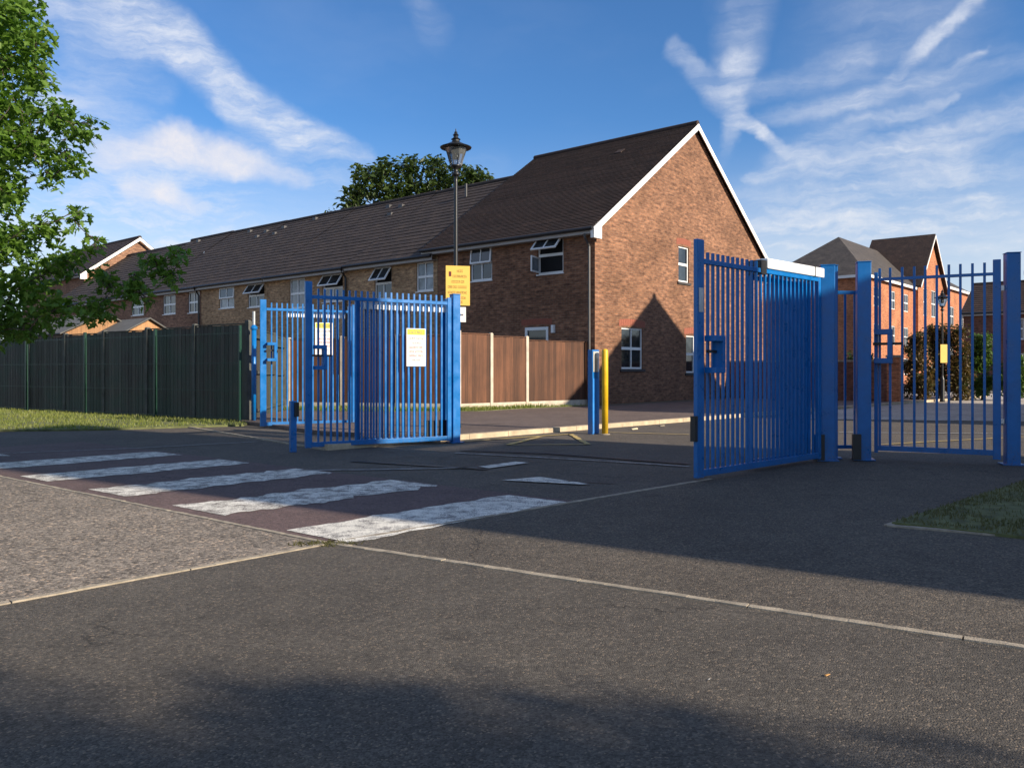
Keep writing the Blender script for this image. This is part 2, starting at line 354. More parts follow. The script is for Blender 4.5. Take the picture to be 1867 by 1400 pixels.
M['brick_tan'] = brick('brick_tan', C(.46,.30,.17), C(.34,.21,.12), C(.36,.28,.20))
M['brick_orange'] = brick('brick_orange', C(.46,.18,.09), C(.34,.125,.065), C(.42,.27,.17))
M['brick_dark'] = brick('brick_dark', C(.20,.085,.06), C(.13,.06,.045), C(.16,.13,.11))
M['brick_red'] = simple('red_arch_brick', (.27, .085, .05), .85, .25, 30)
M['tile_main'] = tiles('plain_tiles', C(.062,.038,.029), C(.040,.027,.022), .165, .12)
M['tile_terr'] = tiles('concrete_tiles', C(.056,.041,.033), C(.040,.030,.026), .33, .33, .25)
M['tile_grey'] = tiles('grey_tiles', C(.075,.065,.058), C(.055,.048,.044), .3, .3, .3)
M['white_pvc'] = simple('white_upvc', (.78, .78, .76), .35, .05, 3)
M['white_board'] = simple('white_bargeboard', (.82, .80, .75), .5, .06, 2)
M['fascia'] = simple('grey_fascia', (.36, .33, .30), .5, .1, 2)
M['black'] = simple('black_plastic', (.015, .015, .016), .4, .1, 5)
M['iron'] = simple('black_cast_iron', (.010, .011, .012), .38, .2, 12, bmp=.1)
M['downpipe'] = simple('grey_downpipe', (.075, .072, .072), .45, .1, 4)
M['stone_sill'] = simple('dark_sill', (.05, .045, .045), .8, .2, 6)
M['galv'] = simple('galvanised_steel', (.55, .56, .56), .4, .15, 8, metal=.7)
M['blue'] = paint('blue_gloss_paint', (.0015, .138, .42), .30, chips=.8, spec=.5)
M['blue2'] = paint('bright_blue_paint', (.015, .20, .62), .4)
M['yellow'] = paint('yellow_paint', (.68, .42, .01), .45)
M['white_top'] = simple('arm_reflection_white', (.86, .86, .84), .32, .06, 6, metal=.15)  # sun and sky reflection put into a near-white base colour
M['wood_brown'] = wood('brown_fence_boards', (.098, .040, .019))
M['wood_dark'] = wood('dark_fence_boards', (.060, .056, .048), C(.035, .060, .045))
M['wood_pale'] = wood('pale_timber', (.36, .19, .085))
M['green_post'] = simple('green_powder_coat', (.004, .035, .022), .4, .15, 6)
M['green_net'] = simple('green_netting', (.012, .085, .055), .8, .25, 4)
M['felt'] = simple('grey_roofing_felt', (.10, .10, .095), .9, .2, 6)
M['grass'] = simple('grass_ground', (.11, .12, .045), .95, .45, 7, bmp=.7, bscale=40)
M['soil'] = simple('soil', (.11, .085, .055), .95, .4, 6, bmp=.6)
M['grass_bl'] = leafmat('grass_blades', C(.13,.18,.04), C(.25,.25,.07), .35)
M['grass_dk'] = leafmat('dry_grass_blades', C(.07,.075,.028), C(.16,.14,.065), .3)  # drier, more olive grass
M['leaf_oak'] = leafmat('bright_leaves', C(.060,.132,.020), C(.155,.255,.042), .40)
M['leaf_far'] = leafmat('dark_leaves', C(.022,.045,.010), C(.065,.095,.022), .2)
M['leaf_bush'] = leafmat('sun_tinted_bush_leaves', C(.035,.055,.015), C(.17,.085,.03), .2)  # second leaf colour carries the orange sunlight on the shrubs
M['leaf_green'] = leafmat('green_bush_leaves', C(.05,.10,.02), C(.11,.17,.04), .3)
M['bark'] = simple('bark', (.075, .058, .042), .9, .3, 9, bmp=.8, bscale=30)
M['sign_y'] = simple('yellow_sign_face', (.70, .45, .085), .45, .05, 4)
M['sign_hd'] = simple('yellow_sign_header', (.62, .56, .02), .4, .04, 4)
M['sign_w'] = simple('white_sign_face', (.70, .69, .66), .4, .03, 4)
M['ink_b'] = simple('brown_print', (.22, .11, .02), .5, .05); M['ink_g'] = simple('grey_print', (.10, .10, .13), .5, .05)
M['ink_r'] = simple('red_print', (.45, .05, .06), .5, .05); M['ink_k'] = simple('dark_red_mark', (.12, .015, .01), .5, .05)
def glass(name, c, rough):
    m, n, b = material(name); P = geopos(n); a = n.noise(P, 1.7, 3)
    n.l.new(n.vm('SCALE', c[:3], scale=n.rng(a.outputs['Fac'], 0.35, 0.65, 0.45, 1.6)), b.inputs['Base Color'])
    b.inputs['Roughness'].default_value = rough; b.inputs['Specular IOR Level'].default_value = 0.9; return m
M['glass'] = glass('window_glass', (.020, .026, .030), .05)
M['glass_net'] = glass('window_with_nets', (.15, .17, .19), .12)
M['void'] = simple('dark_room', (.008, .008, .009), .9, .1)
m, n, b = material('lantern_glass'); b.inputs['Base Color'].default_value = C(.55, .58, .58); b.inputs['Roughness'].default_value = .12
b.inputs['Transmission Weight'].default_value = .85; b.inputs['IOR'].default_value = 1.2; M['lantern'] = m

# ------------------------------------------------------------------ ground
S2 = Vector((SX, SY, 0)); Q2 = Vector((-SY, SX, 0))
def PQ(p, q, z=0): return S2*p + Q2*q + Vector((0, 0, z))
def sheet(name, pts, z, m, parent=None, z1=None, label=None):
    mb = MB(); mb.poly([(p[0], p[1]) for p in pts], z if z1 is None else z, z1)
    o = mb.build(name, M[m], parent)
    if parent is None: o['kind'] = 'structure'
    if label: o['label'] = label
    return o
road = sheet('road', [(-400, -300), (400, -300), (400, 900), (-400, 900)], 0, 'asph_road', label='grey asphalt road surface running through the blue gates')
cor = G(600, 992)                              # the point where the four edgings meet
e1 = (G(0, 1103)-cor).normalized(); e2 = (G(1867, 1183)-cor).normalized()
e3 = (G(0, 869)-cor).normalized(); e4 = (G(1268, 879)-cor).normalized()
L1 = cor+e1*14; L2 = cor+e2*14; L3 = cor+e3*30; L4 = G(1500, 842)
sheet('road_apron', [cor, L3, L1+Vector((-30, 0, 0)), L1], .004, 'asph_light', label='pale coarse asphalt carriageway at the left')
sheet('forecourt', [cor, L1, Vector((L1.x-4, -6, 0)), Vector((L2.x+3, -6, 0)), L2], .004, 'asph_front', label='speckled dark asphalt in the foreground')
GR = G(1515, 842); GR3 = G(1860, 850)
pav_far = GR3+(GR3-GR).normalized()*14
sheet('pavement', [cor, L2, Vector((22, -4, 0)), pav_far, GR3, GR, G(1268, 879)], .008, 'asph_path', label='asphalt footway in front of the right-hand gates')

def edging(name, a, b, wdt, hgt, label, length=0.914):
    a = Vector(a); b = Vector(b); d = (b-a); L = d.length; d.normalize()
    r = bpy.data.objects.new(name, None); COL.objects.link(r); r.location = a; props(r, label=label, kind='structure')
    F = Frame((0, 0, 0), d, (-d.y, d.x)); vs = []
    for k in range(3):                         # three slightly different stones
        mb = MB(); n = 6
        for i in range(n):
            x0 = i*(length-.008)/n; x1 = (i+1)*(length-.008)/n
            j0 = [R.uniform(-.0015, .0015) for _ in range(4)]
            mb.hexa([F.P(x0, -wdt/2, -.1), F.P(x1, -wdt/2, -.1), F.P(x1, wdt/2, -.1), F.P(x0, wdt/2, -.1),
                     F.P(x0, -wdt/2+(i % 2)*.002, hgt+j0[0]), F.P(x1, -wdt/2+((i+1) % 2)*.002, hgt+j0[1]), F.P(x1, wdt/2, hgt+j0[2]), F.P(x0, wdt/2, hgt+j0[3])])
        vs.append(mb.mesh('kerb_stone', M['kerb'] if name == 'kerb' else M['concrete']))
    for i in range(int(math.ceil(L/length))):
        place('kerb_stone', vs[i % 3], r, a+d*(i*length)+Vector((0, 0, R.uniform(-.001, .001))))
    return r
edging('edging', cor+e1*.05, cor+e1*13, .045, .012, 'thin concrete edging running to the lower left corner')
edging('edging', cor+e2*.03, cor+e2*13, .05, .012, 'long pale concrete edging crossing the foreground to the right')
edging('edging', cor+e3*.05, cor+e3*20, .04, .010, 'narrow edging along the near side of the zebra crossing')
edging('edging', cor+e4*.05, G(1268, 879), .05, .012, 'narrow edging between the crossing and the right footway')

# red surfacing and zebra stripes
ed = Vector((.675, .738, 0)).normalized(); gd = Vector((-.785, .62, 0)).normalized()
s0 = Vector((-1.36, 5.62, 0)); stp = Vector((-1.245, .985, 0))
sheet('red_surfacing', [cor+e3*.06+ed*.03, cor+e3*9.4+ed*.03, cor+e3*9.4+ed*2.5, s0+ed*2.42-gd*.42], .0075, 'asph_red', road)
def rough_strip(mb, base, e, g, L, W, z, jit=.02, n=26, cut=None):
    a = []; b_ = []
    for i in range(n+1):
        t = L*i/n
        j1 = noise.noise(base*3.1+e*t*4)*jit*1.6+R.uniform(-jit, jit)*.6; j2 = noise.noise(base*5.3-e*t*4.4)*jit*1.6+R.uniform(-jit, jit)*.6
        a.append(base+e*t+g*(-W/2+j1)); b_.append(base+e*t+g*(W/2+j2))
    vs = [(p.x, p.y, z) for p in a]+[(p.x, p.y, z) for p in b_]
    mb.add(vs, [(i, i+1, n+2+i, n+1+i) for i in range(n)])
for i in range(6):
    mb = MB(); rough_strip(mb, s0+stp*i+ed*(.10 if i else .04), ed, gd, 2.28 if i < 5 else .8, .70 if i else .66, .0115, .07 if i in (1, 2) else .03)
    mb.build('zebra_stripe', M['white_line' if i == 0 else 'white_line3'], road)
# other markings of the raised table
def marking(name, pts, m='white_line', z=.012):
    mb = MB(); mb.poly([(p[0], p[1]) for p in pts], z); return mb.build(name, M[m], road)
marking('hump_triangle', [G(915, 877), G(985, 871), G(1075, 884), G(1062, 885)])
marking('hump_triangle', [G(872, 852), G(940, 843), G(965, 845), G(892, 855)])
def line_mark(name, pts, wdt, m):
    mb = MB()
    for a, b_ in zip(pts[:-1], pts[1:]):
        d = (b_-a); L = d.length; d.normalize(); rough_strip(mb, a, d, Vector((-d.y, d.x, 0)), L, wdt, .0125, .012, max(2, int(L*6)))
    return mb.build(name, M[m], road)
line_mark('road_line', [G(560, 859), G(700, 857), G(870, 854)], .05, 'white_line2')
line_mark('road_line', [G(830, 827), G(1000, 836), G(1120, 843), G(1256, 852)], .06, 'white_line2')
M['tar'] = simple('tar_joint', (.018, .017, .017), .6, .2, 8)
line_mark('tar_seam', [G(640, 842), G(780, 850), G(888, 857)], .09, 'tar')
line_mark('tar_seam', [G(1035, 879), G(1120, 882)], .05, 'tar')
line_mark('tar_seam', [G(842, 822), G(1000, 828), G(1256, 847)], .10, 'tar')
line_mark('yellow_line', [G(840, 806), G(1040, 792), G(1072, 811)], .09, 'yellow_line')
line_mark('yellow_line', [G(925, 812), G(985, 797)], .09, 'yellow_line')
line_mark('yellow_line', [G(925, 812), G(1072, 811)], .07, 'yellow_line')
line_mark('yellow_line', [G(1110, 789), G(1256, 793)], .07, 'yellow_line')
line_mark('yellow_line', [G(1595, 812), G(1700, 806), G(1867, 797)], .07, 'yellow_line')
line_mark('road_line', [G(1530, 789), G(1867, 792)], .09, 'white_line2')
line_mark('road_line', [G(0, 828), G(250, 818), G(470, 806)], .05, 'white_line2')
mb = MB(); mb.cbox(Vector((0, 0, 0)), 1, 1, 1)

# pavement by the fence and the house, with a kerb
KA = G(430, 800); KM = G(840, 801); KB = G(1255, 768); kd = (KB-KM).normalized()
DW = Vector((math.sin(math.radians(40.5)), math.cos(math.radians(40.5)), 0)); DF = Vector((-math.sin(math.radians(49.5)), math.cos(math.radians(49.5)), 0))
HO = Vector((2.56, 25.4, 0))
KC = KB+kd*22
sheet('footway', [KM, KC, KC+DF*7, HO+DW*14, HO, Vector((-1.4, 22.4, 0)), Vector((-6.2, 23.4, 0)), Vector((-6.0, 17.9, 0)), Vector((-3.2, 14.4, 0))], -.2, 'asph_house', z1=.07, label='reddish raised footway between the kerb and the house')
edging('kerb', KM-kd*2.6, KC, .14, .085, 'pale concrete kerb along the footway by the house')
edging('edging', KM-kd*2.6, Vector((-6.3, 16.3, 0)), .06, .02, 'low dropped kerb behind the left-hand gates')
# far paving beyond the right gates
sheet('far_pavement', [G(1470, 764), G(1960, 770), Vector((60, 26, 0)), Vector((60, 60, 0)), Vector((12.6, 40, 0)), G(1500, 737)], .008, 'sun_tone_path', label='paving in front of the shrubs beyond the gates, sunlight put into its pale colour')
# verges
gv = [G(-500, 771), G(-500, 800), G(-260, 792), G(0, 787), G(180, 785), G(330, 780), G(445, 777), G(455, 773), G(452, 769), G(0, 744), G(-500, 722)]
sheet('verge', gv, 0.0, 'grass', z1=.035, label='sunlit grass verge at the foot of the dark fence')
gr2 = [G(1626, 959), G(1867, 881), G(1960, 858), G(2300, 900), G(2300, 1010), G(1867, 985)]
sheet('verge', gr2, 0.0, 'grass', z1=.03, label='shaded corner of lawn at the right edge')
edging('edging', G(1618, 961), G(1990, 845), .05, .02, 'edging along the far side of the right lawn')
edging('edging', G(1618, 961), G(2200, 1012), .05, .02, 'edging along the near side of the right lawn')
gfs = [HO+Vector((.3, -.1, 0)), HO+Vector((-.3, -.55, 0)), Vector((.3, 23.2, 0)), Vector((-.9, 21.6, 0)), Vector((-3.6, 21.5, 0)), Vector((-6.2, 22.2, 0)), Vector((-6.2, 23.4, 0)), Vector((-1.4, 22.45, 0))]
sheet('verge', gfs, .05, 'grass', z1=.085, label='rough grass strip under the brown fence')
sheet('verge', [HO+DW*.2-DF*.02, HO+DW*13-DF*.02, HO+DW*13-DF*.5, HO+DW*.2-DF*.45], .05, 'soil', z1=.082, label='narrow planting strip along the foot of the gable wall')

def inpoly(p, poly):
    c = False; n = len(poly); j = n-1
    for i in range(n):
        a, b_ = poly[i], poly[j]
        if (a[1] > p[1]) != (b_[1] > p[1]) and p[0] < (b_[0]-a[0])*(p[1]-a[1])/(b_[1]-a[1])+a[0]: c = not c
        j = i
    return c
def grass_blades(poly, z, n, h, m, label, wdt=.006, xlim=None):
    xs = [p[0] for p in poly]; ys = [p[1] for p in poly]; mb = MB(); k = 0; tries = 0
    x0, x1 = min(xs), max(xs)
    if xlim: x0, x1 = max(x0, xlim[0]), min(x1, xlim[1])
    while k < n and tries < n*12:
        tries += 1; x = R.uniform(x0, x1); y = R.uniform(min(ys), max(ys))
        if not inpoly((x, y), poly): continue
        if noise.noise(Vector((x*1.7, y*1.7, 0))) < -.28 and R.random() < .8: continue
        k += 1; a = R.uniform(0, 6.28); hh = h*R.uniform(.5, 1.3)*(1+.5*noise.noise(Vector((x, y, 5)))); dx, dy = math.cos(a)*wdt, math.sin(a)*wdt
        lx, ly = R.uniform(-.5, .5)*hh, R.uniform(-.5, .5)*hh
        mb.add([(x-dx, y-dy, z), (x+dx, y+dy, z), (x+lx, y+ly, z+hh)], [(0, 1, 2)])
    return mb.build('grass', M[m], None, uv=False, label=label, cat='grass', kind='stuff')
grass_blades(gv, .034, 16000, .06, 'grass_bl', 'short sunlit grass in front of the dark fence', .010, (-16, -4))
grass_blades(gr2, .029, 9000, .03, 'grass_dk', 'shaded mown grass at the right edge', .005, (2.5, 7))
grass_blades(gfs, .084, 7000, .10, 'grass_bl', 'tufty grass along the foot of the brown fence', .010)

# ------------------------------------------------------------------ buildings
def wall(mb, F, t0, t1, z0, z1, holes=(), depth=.11):
    hs = [h for h in holes]
    ts = sorted(set([t0, t1]+[x for h in hs for x in h[:2]])); zs = sorted(set([z0, z1]+[x for h in hs for x in h[2:4]]))
    for a, b_ in zip(ts[:-1], ts[1:]):
        for c, d in zip(zs[:-1], zs[1:]):
            tm, zm = (a+b_)/2, (c+d)/2
            if any(h[0] < tm < h[1] and h[2] < zm < h[3] for h in hs): continue
            mb.quad(F.P(a, 0, c), F.P(b_, 0, c), F.P(b_, 0, d), F.P(a, 0, d))
    for a, b_, c, d in [h[:4] for h in hs]:
        e = -depth
        mb.quad(F.P(a, 0, c), F.P(a, 0, d), F.P(a, e, d), F.P(a, e, c)); mb.quad(F.P(b_, 0, c), F.P(b_, 0, d), F.P(b_, e, d), F.P(b_, e, c))
        mb.quad(F.P(a, 0, c), F.P(b_, 0, c), F.P(b_, e, c), F.P(a, e, c)); mb.quad(F.P(a, 0, d), F.P(b_, 0, d), F.P(b_, e, d), F.P(a, e, d))
        mb.quad(F.P(a, e, c), F.P(b_, e, c), F.P(b_, e, d), F.P(a, e, d))

def window(parent, F, t0, t1, z0, z1, open_=0.0, nets=False, sill='white_pvc', mull=True, rec=-.045, side_open=False):
    """white casement: top light over a lower light, each split by a bar; open_ = angle of the top-hung sash"""
    fr = .055; zm = z0+(z1-z0)*.50; tm = (t0+t1)/2; mb = MB()
    mb.fbox(F, t0+.004, t0+fr, rec-.05, rec, z0+.004, z1-.004); mb.fbox(F, t1-fr, t1-.004, rec-.05, rec, z0+.004, z1-.004)
    mb.fbox(F, t0+fr, t1-fr, rec-.05, rec, z0+.004, z0+fr+.01); mb.fbox(F, t0+fr, t1-fr, rec-.05, rec, z1-fr, z1-.004)
    mb.fbox(F, t0+fr, t1-fr, rec-.05, rec+.006, zm-.045, zm+.045)
    if mull and not side_open: mb.fbox(F, tm-.02, tm+.02, rec-.046, rec+.003, z0+fr+.01, zm-.045)
    if mull and not open_: mb.fbox(F, tm-.02, tm+.02, rec-.046, rec+.003, zm+.045, z1-fr)
    wd = mb.build('window', M['white_pvc'], parent)
    g = M['glass_net'] if nets else M['glass']
    halves = [(t0+fr, tm-.02), (tm+.02, t1-fr)] if mull else [(t0+fr, t1-fr)]
    for a, b_ in halves:
        if not side_open: MB().fbox(F, a, b_, rec-.034, rec-.028, z0+fr+.01, zm-.045).build('pane', g, wd)
        if not open_: MB().fbox(F, a, b_, rec-.034, rec-.028, zm+.045, z1-fr).build('pane', g, wd)
    if open_ or side_open: MB().fbox(F, t0+fr, t1-fr, rec-.06, rec-.055, z0+fr, z1-fr).build('dark_opening', M['void'], wd)
    if open_:                                                    # top-hung sash tilted outwards
        L = (z1-fr*.5)-(zm-.03); sa, ca = math.sin(open_), math.cos(open_); top = F.P(0, rec+.012, z1-fr*.5)
        def Q(t, x, y): return top+F.d*t+F.o*(x*sa+y*ca)+Vector((0, 0, -x*ca+y*sa))
        def qb(mb, a, b_, x0, x1, y0=0, y1=.045): mb.hexa([Q(a,x0,y0),Q(b_,x0,y0),Q(b_,x1,y0),Q(a,x1,y0),Q(a,x0,y1),Q(b_,x0,y1),Q(b_,x1,y1),Q(a,x1,y1)])
        sm = MB(); qb(sm, t0+.02, t0+.075, 0, L); qb(sm, t1-.075, t1-.02, 0, L); qb(sm, t0+.075, t1-.075, 0, .05); qb(sm, t0+.075, t1-.075, L-.055, L)
        if mull: qb(sm, tm-.02, tm+.02, .05, L-.055)
        sm.build('opening_sash', M['white_pvc'], wd)
        pm = MB(); qb(pm, t0+.075, t1-.075, .05, L-.055, .018, .024); pm.build('pane', M['glass'], wd)
    if side_open:                                                # lower side-hung sash swung out
        O2 = F.P(t1-fr, rec, 0); F2 = Frame(O2, F.o*.92+F.d*(-.25), F.d); sm = MB(); L = (t1-t0)*.62
        sm.fbox(F2, 0, L, 0, .04, z0+.05, z0+.10); sm.fbox(F2, 0, L, 0, .04, zm-.10, zm-.05); sm.fbox(F2, 0, .05, 0, .04, z0+.10, zm-.10); sm.fbox(F2, L-.05, L, 0, .04, z0+.10, zm-.10)
        sm.build('opening_sash', M['white_pvc'], wd); MB().fbox(F2, .05, L-.05, .014, .02, z0+.10, zm-.10).build('pane', M['glass_net'], wd)
    if sill: MB().fbox(F, t0-(.09 if sill == 'stone_sill' else .03), t1+(.09 if sill == 'stone_sill' else .03), -.03, .05 if sill == 'stone_sill' else .035, z0-(.085 if sill == 'stone_sill' else .035), z0-.002).build('sill', M[sill], wd)
    return wd
def arch(parent, F, t0, t1, z, h=.22, rise=.05):
    mb = MB(); n = 12; wd = (t1-t0+.3)/n
    for i in range(n):
        a = t0-.15+i*wd; x = (i+.5)/n*2-1; zz = z+rise*(1-x*x)
        mb.fbox(F, a+.004, a+wd-.004, -.02, .006, zz+.002, zz+h)
    return mb.build('brick_arch', M['brick_red'], parent)
def roof_slope(mb, F, t0, t1, o_eave, z_eave, o_ridge, z_ridge, gauge, lift=.022):
    dv = Vector((o_ridge-o_eave, z_ridge-z_eave)); L = dv.length; dv /= L; nv = Vector((-dv.y, dv.x))
    if nv.y < 0: nv = -nv
    n = max(1, int(round(L/gauge)))
    for i in range(n):
        a = dv*(L*i/n); b_ = dv*(L*(i+1)/n); up = nv*lift; j = R.uniform(-.003, .003)
        A = (o_eave+a.x+up.x, z_eave+a.y+up.y+j); B = (o_eave+b_.x, z_eave+b_.y); Z = (o_eave+a.x-nv.x*.004, z_eave+a.y-nv.y*.004)
        mb.quad(F.P(t0, *A), F.P(t1, *A), F.P(t1, *B), F.P(t0, *B)); mb.quad(F.P(t0, *Z), F.P(t1, *Z), F.P(t1, *A), F.P(t0, *A))
def gable_house(name, F, T, D, eave, ridge, label, bm, tm, gauge=.33, t0=0.0, holes=(), gholes=(), oh=.3, gov=.12, gov2=None, sides=(True, True), barge=(True, True), group=None, back_ext=0, gutter=True):
    """F: d along the facade, o outward; ridge parallel to d, at half depth"""
    root = thing(name, F.P(t0+T/2, -D/2, 0), label, 'house', group)
    mb = MB(); wall(mb, F, t0, t0+T, 0, eave, holes)
    Fb = Frame(F.P(t0+T, -D, 0), -F.d, -F.o); wall(mb, Fb, 0, T, 0, eave)
    pr = ridge-.12
    if sides[0]:
        Fg = Frame(F.P(t0, 0, 0), -F.o, -F.d); wall(mb, Fg, 0, D, 0, eave, gholes); mb.quad(Fg.P(0, 0, eave), Fg.P(D, 0, eave), Fg.P(D/2, 0, pr))
    if sides[1]:
        Fh = Frame(F.P(t0+T, -D, 0), F.o, F.d); wall(mb, Fh, 0, D, 0, eave); mb.quad(Fh.P(0, 0, eave), Fh.P(D, 0, eave), Fh.P(D/2, 0, pr))
    mb.build('wall', M[bm], root)
    sl = (ridge-eave)/(D/2); ze = eave-.02-oh*sl*.3; a0 = t0-(gov if sides[0] else 0); a1 = t0+T+((gov if gov2 is None else gov2) if sides[1] else 0)
    rb = MB(); roof_slope(rb, F, a0, a1, oh, ze, -D/2, ridge, gauge); roof_slope(rb, F, a0, a1, -D-oh, ze, -D/2, ridge, gauge)
    rf = rb.build('roof', M[tm], root)
    rt = MB(); rt.tube([F.P(a0, -D/2, ridge-.02), F.P(a1, -D/2, ridge-.02)], .12, 10); rt.build('ridge_tiles', M[tm], rf)
    # soffit and fascia
    fb = MB(); fb.fbox(F, a0+.02, a1-.02, oh-.05, oh-.02, ze-.20, ze-.015); fb.fbox(F, a0+.02, a1-.02, .003, oh-.05, ze-.20, ze-.185)
    fb.build('fascia', M['fascia'], root)
    if gutter:
        gb = MB(); gb.tube([F.P(a0+.02, oh+.035, ze-.05), F.P(a1-.02, oh+.035, ze-.05)], .055, 8); gb.build('gutter', M['black'], root)
    for side, on in zip((0, 1), barge):
        if not on or not sides[side]: continue
        t = a0 if side == 0 else a1; s_ = -1 if side == 0 else 1
        for sgn in (0, 1):
            bb = MB(); oe = oh+.02 if sgn == 0 else -D-oh-.02; z_e = ze
            dv = Vector((-D/2-oe, ridge-z_e)).normalized(); dn = .18/abs(dv.x)
            A = F.P(t, oe, z_e-.03); B = F.P(t, -D/2, ridge-.03)
            q = F.d*(s_*.03); dz = Vector((0, 0, -dn))
            bb.hexa([A+dz, A+dz+q, B+dz+q, B+dz, A, A+q, B+q, B])
            if sgn == 0 or True:                                   # boxed end at the eaves
                iw = .42 if sgn == 0 else -.42
                bb.hexa([F.P(t, oe, z_e-.34)+q*1.1, F.P(t, oe-iw, z_e-.34)+q*1.1, F.P(t, oe-iw, z_e-.34)-F.d*s_*.1, F.P(t, oe, z_e-.34)-F.d*s_*.1,
                         F.P(t, oe, z_e-.06)+q*1.1, F.P(t, oe-iw, z_e+abs(iw)*sl*.8)+q*1.1, F.P(t, oe-iw, z_e+abs(iw)*sl*.8)-F.d*s_*.1, F.P(t, oe, z_e-.06)-F.d*s_*.1])
            bb.build('bargeboard', M['white_board'], root)
    return root

def hole(F, u0, u1, v0, v1, vu=None):
    vu = vu or (u0+u1)/2; t = sorted((F.t_at(u0), F.t_at(u1))); return (t[0], t[1], F.z_at(vu, v1), F.z_at(vu, v0))
# main house: F1 along the shaded facade, Fg along the sunlit gable wall
F1 = Frame(HO, DF, -DW); FG = Frame(HO, DW, -DF)
h_a = hole(F1, 858, 897, 446, 512); h_b = hole(F1, 980, 1027, 430, 499); h_d = hole(F1, 957, 1000, 596, 740); h_d = (h_d[0], h_d[1], .1, h_d[3])
g_a = hole(FG, 1133, 1172, 598, 673); g_b = hole(FG, 1237, 1256, 450, 515); g_c = hole(FG, 1251, 1281, 612, 680)
house = gable_house('brick_house', F1, 6.9, 12.75, 5.62, 10.2, 'tall brick house with a sunlit gable end and white bargeboards', 'brick_main', 'tile_main', .12,
    holes=[h_a, h_b, h_d], gholes=[g_a, g_b, g_c], gov=.16, gov2=.62, barge=(True, False))
window(house, F1, *h_a[:4], open_=.10); window(house, F1, *h_b[:4], open_=.75, side_open=True)
for h_ in (g_a, g_b, g_c): window(house, FG, *h_, sill='stone_sill', mull=(h_ is not g_b)); arch(house, FG, h_[0], h_[1], h_[3]+.02)
db = MB(); db.fbox(F1, h_d[0]+.01, h_d[0]+.1, -.08, .01, .1, h_d[3]-.01); db.fbox(F1, h_d[1]-.1, h_d[1]-.01, -.08, .01, .1, h_d[3]-.01); db.fbox(F1, h_d[0]+.1, h_d[1]-.1, -.08, .01, h_d[3]-.11, h_d[3]-.01)
dr = MB().fbox(F1, h_d[0]+.1, h_d[1]-.1, -.07, -.04, .1, h_d[3]-.11).build('door', M['glass'], house); db.build('door_frame', M['white_pvc'], dr)
arch(house, F1, h_d[0], h_d[1], h_d[3]+.05, .2, .02)
lt = F1.t_at(1010); MB().fbox(F1, lt-.05, lt+.05, 0, .1, 2.35, 2.6).build('wall_lantern', M['white_pvc'], house)
dp = MB(); dp.tube([F1.P(.16, .33, 5.34), F1.P(.16, .30, 5.22), F1.P(.16, .08, 4.98), F1.P(.16, .07, .1)], .04, 8); dp.build('downpipe', M['downpipe'], house)
# vent tile and the two flues near the step in the roofs
vt = MB(); vt.hexa([F1.P(2.3, -5.0, 9.18), F1.P(2.6, -5.0, 9.18), F1.P(2.6, -5.35, 9.4), F1.P(2.3, -5.35, 9.4), F1.P(2.3, -5.0, 9.30), F1.P(2.6, -5.0, 9.30), F1.P(2.6, -5.35, 9.5), F1.P(2.3, -5.35, 9.5)]); vt.build('roof_vent', M['tile_main'], house)

# terrace
FT = Frame(HO, DF, -DW); cuts = [6.93, 12.04, 17.8, 23.6, 29.0, 33.8, 42.4]
tl = [('tan brick terraced house beside the tall gabled house, with a black flue', 'brick_tan', 5.42, 9.12),
      ('tan terraced house behind the blue gates, second along from the tall gabled house', 'brick_tan', 5.38, 9.14),
      ('terraced house seen over the left end of the blue gates, third along the row', 'brick_tan', 5.38, 9.16),
      ('brown terraced house with two closed windows above the dark fence, fourth along the row', 'brick_terrace', 5.36, 9.18),
      ('terraced house just left of the ridge step, partly behind the leafy branch tip', 'brick_terrace', 5.36, 9.21),
      ('last terraced house of the row, mostly hidden by the leafy branch', 'brick_terrace', 5.30, 9.05)]
wins = [(775, 759, 790, 470, 531, 0, 1), (698, 683, 714, 479, 546, .6, 0), (606, 588, 625, 488, 550, .6, 1), (541, 528, 556, 498, 562, 0, 1),
        (467, 452, 482, 508, 560, .6, 0), (412, 400, 427, 515, 562, .05, 1), (354, 343, 367, 522, 570, 0, 0), (308, 297, 320, 526, 573, 0, 0), (250, 240, 262, 532, 575, 0, 0), (180, 170, 192, 540, 588, 0, 0)]
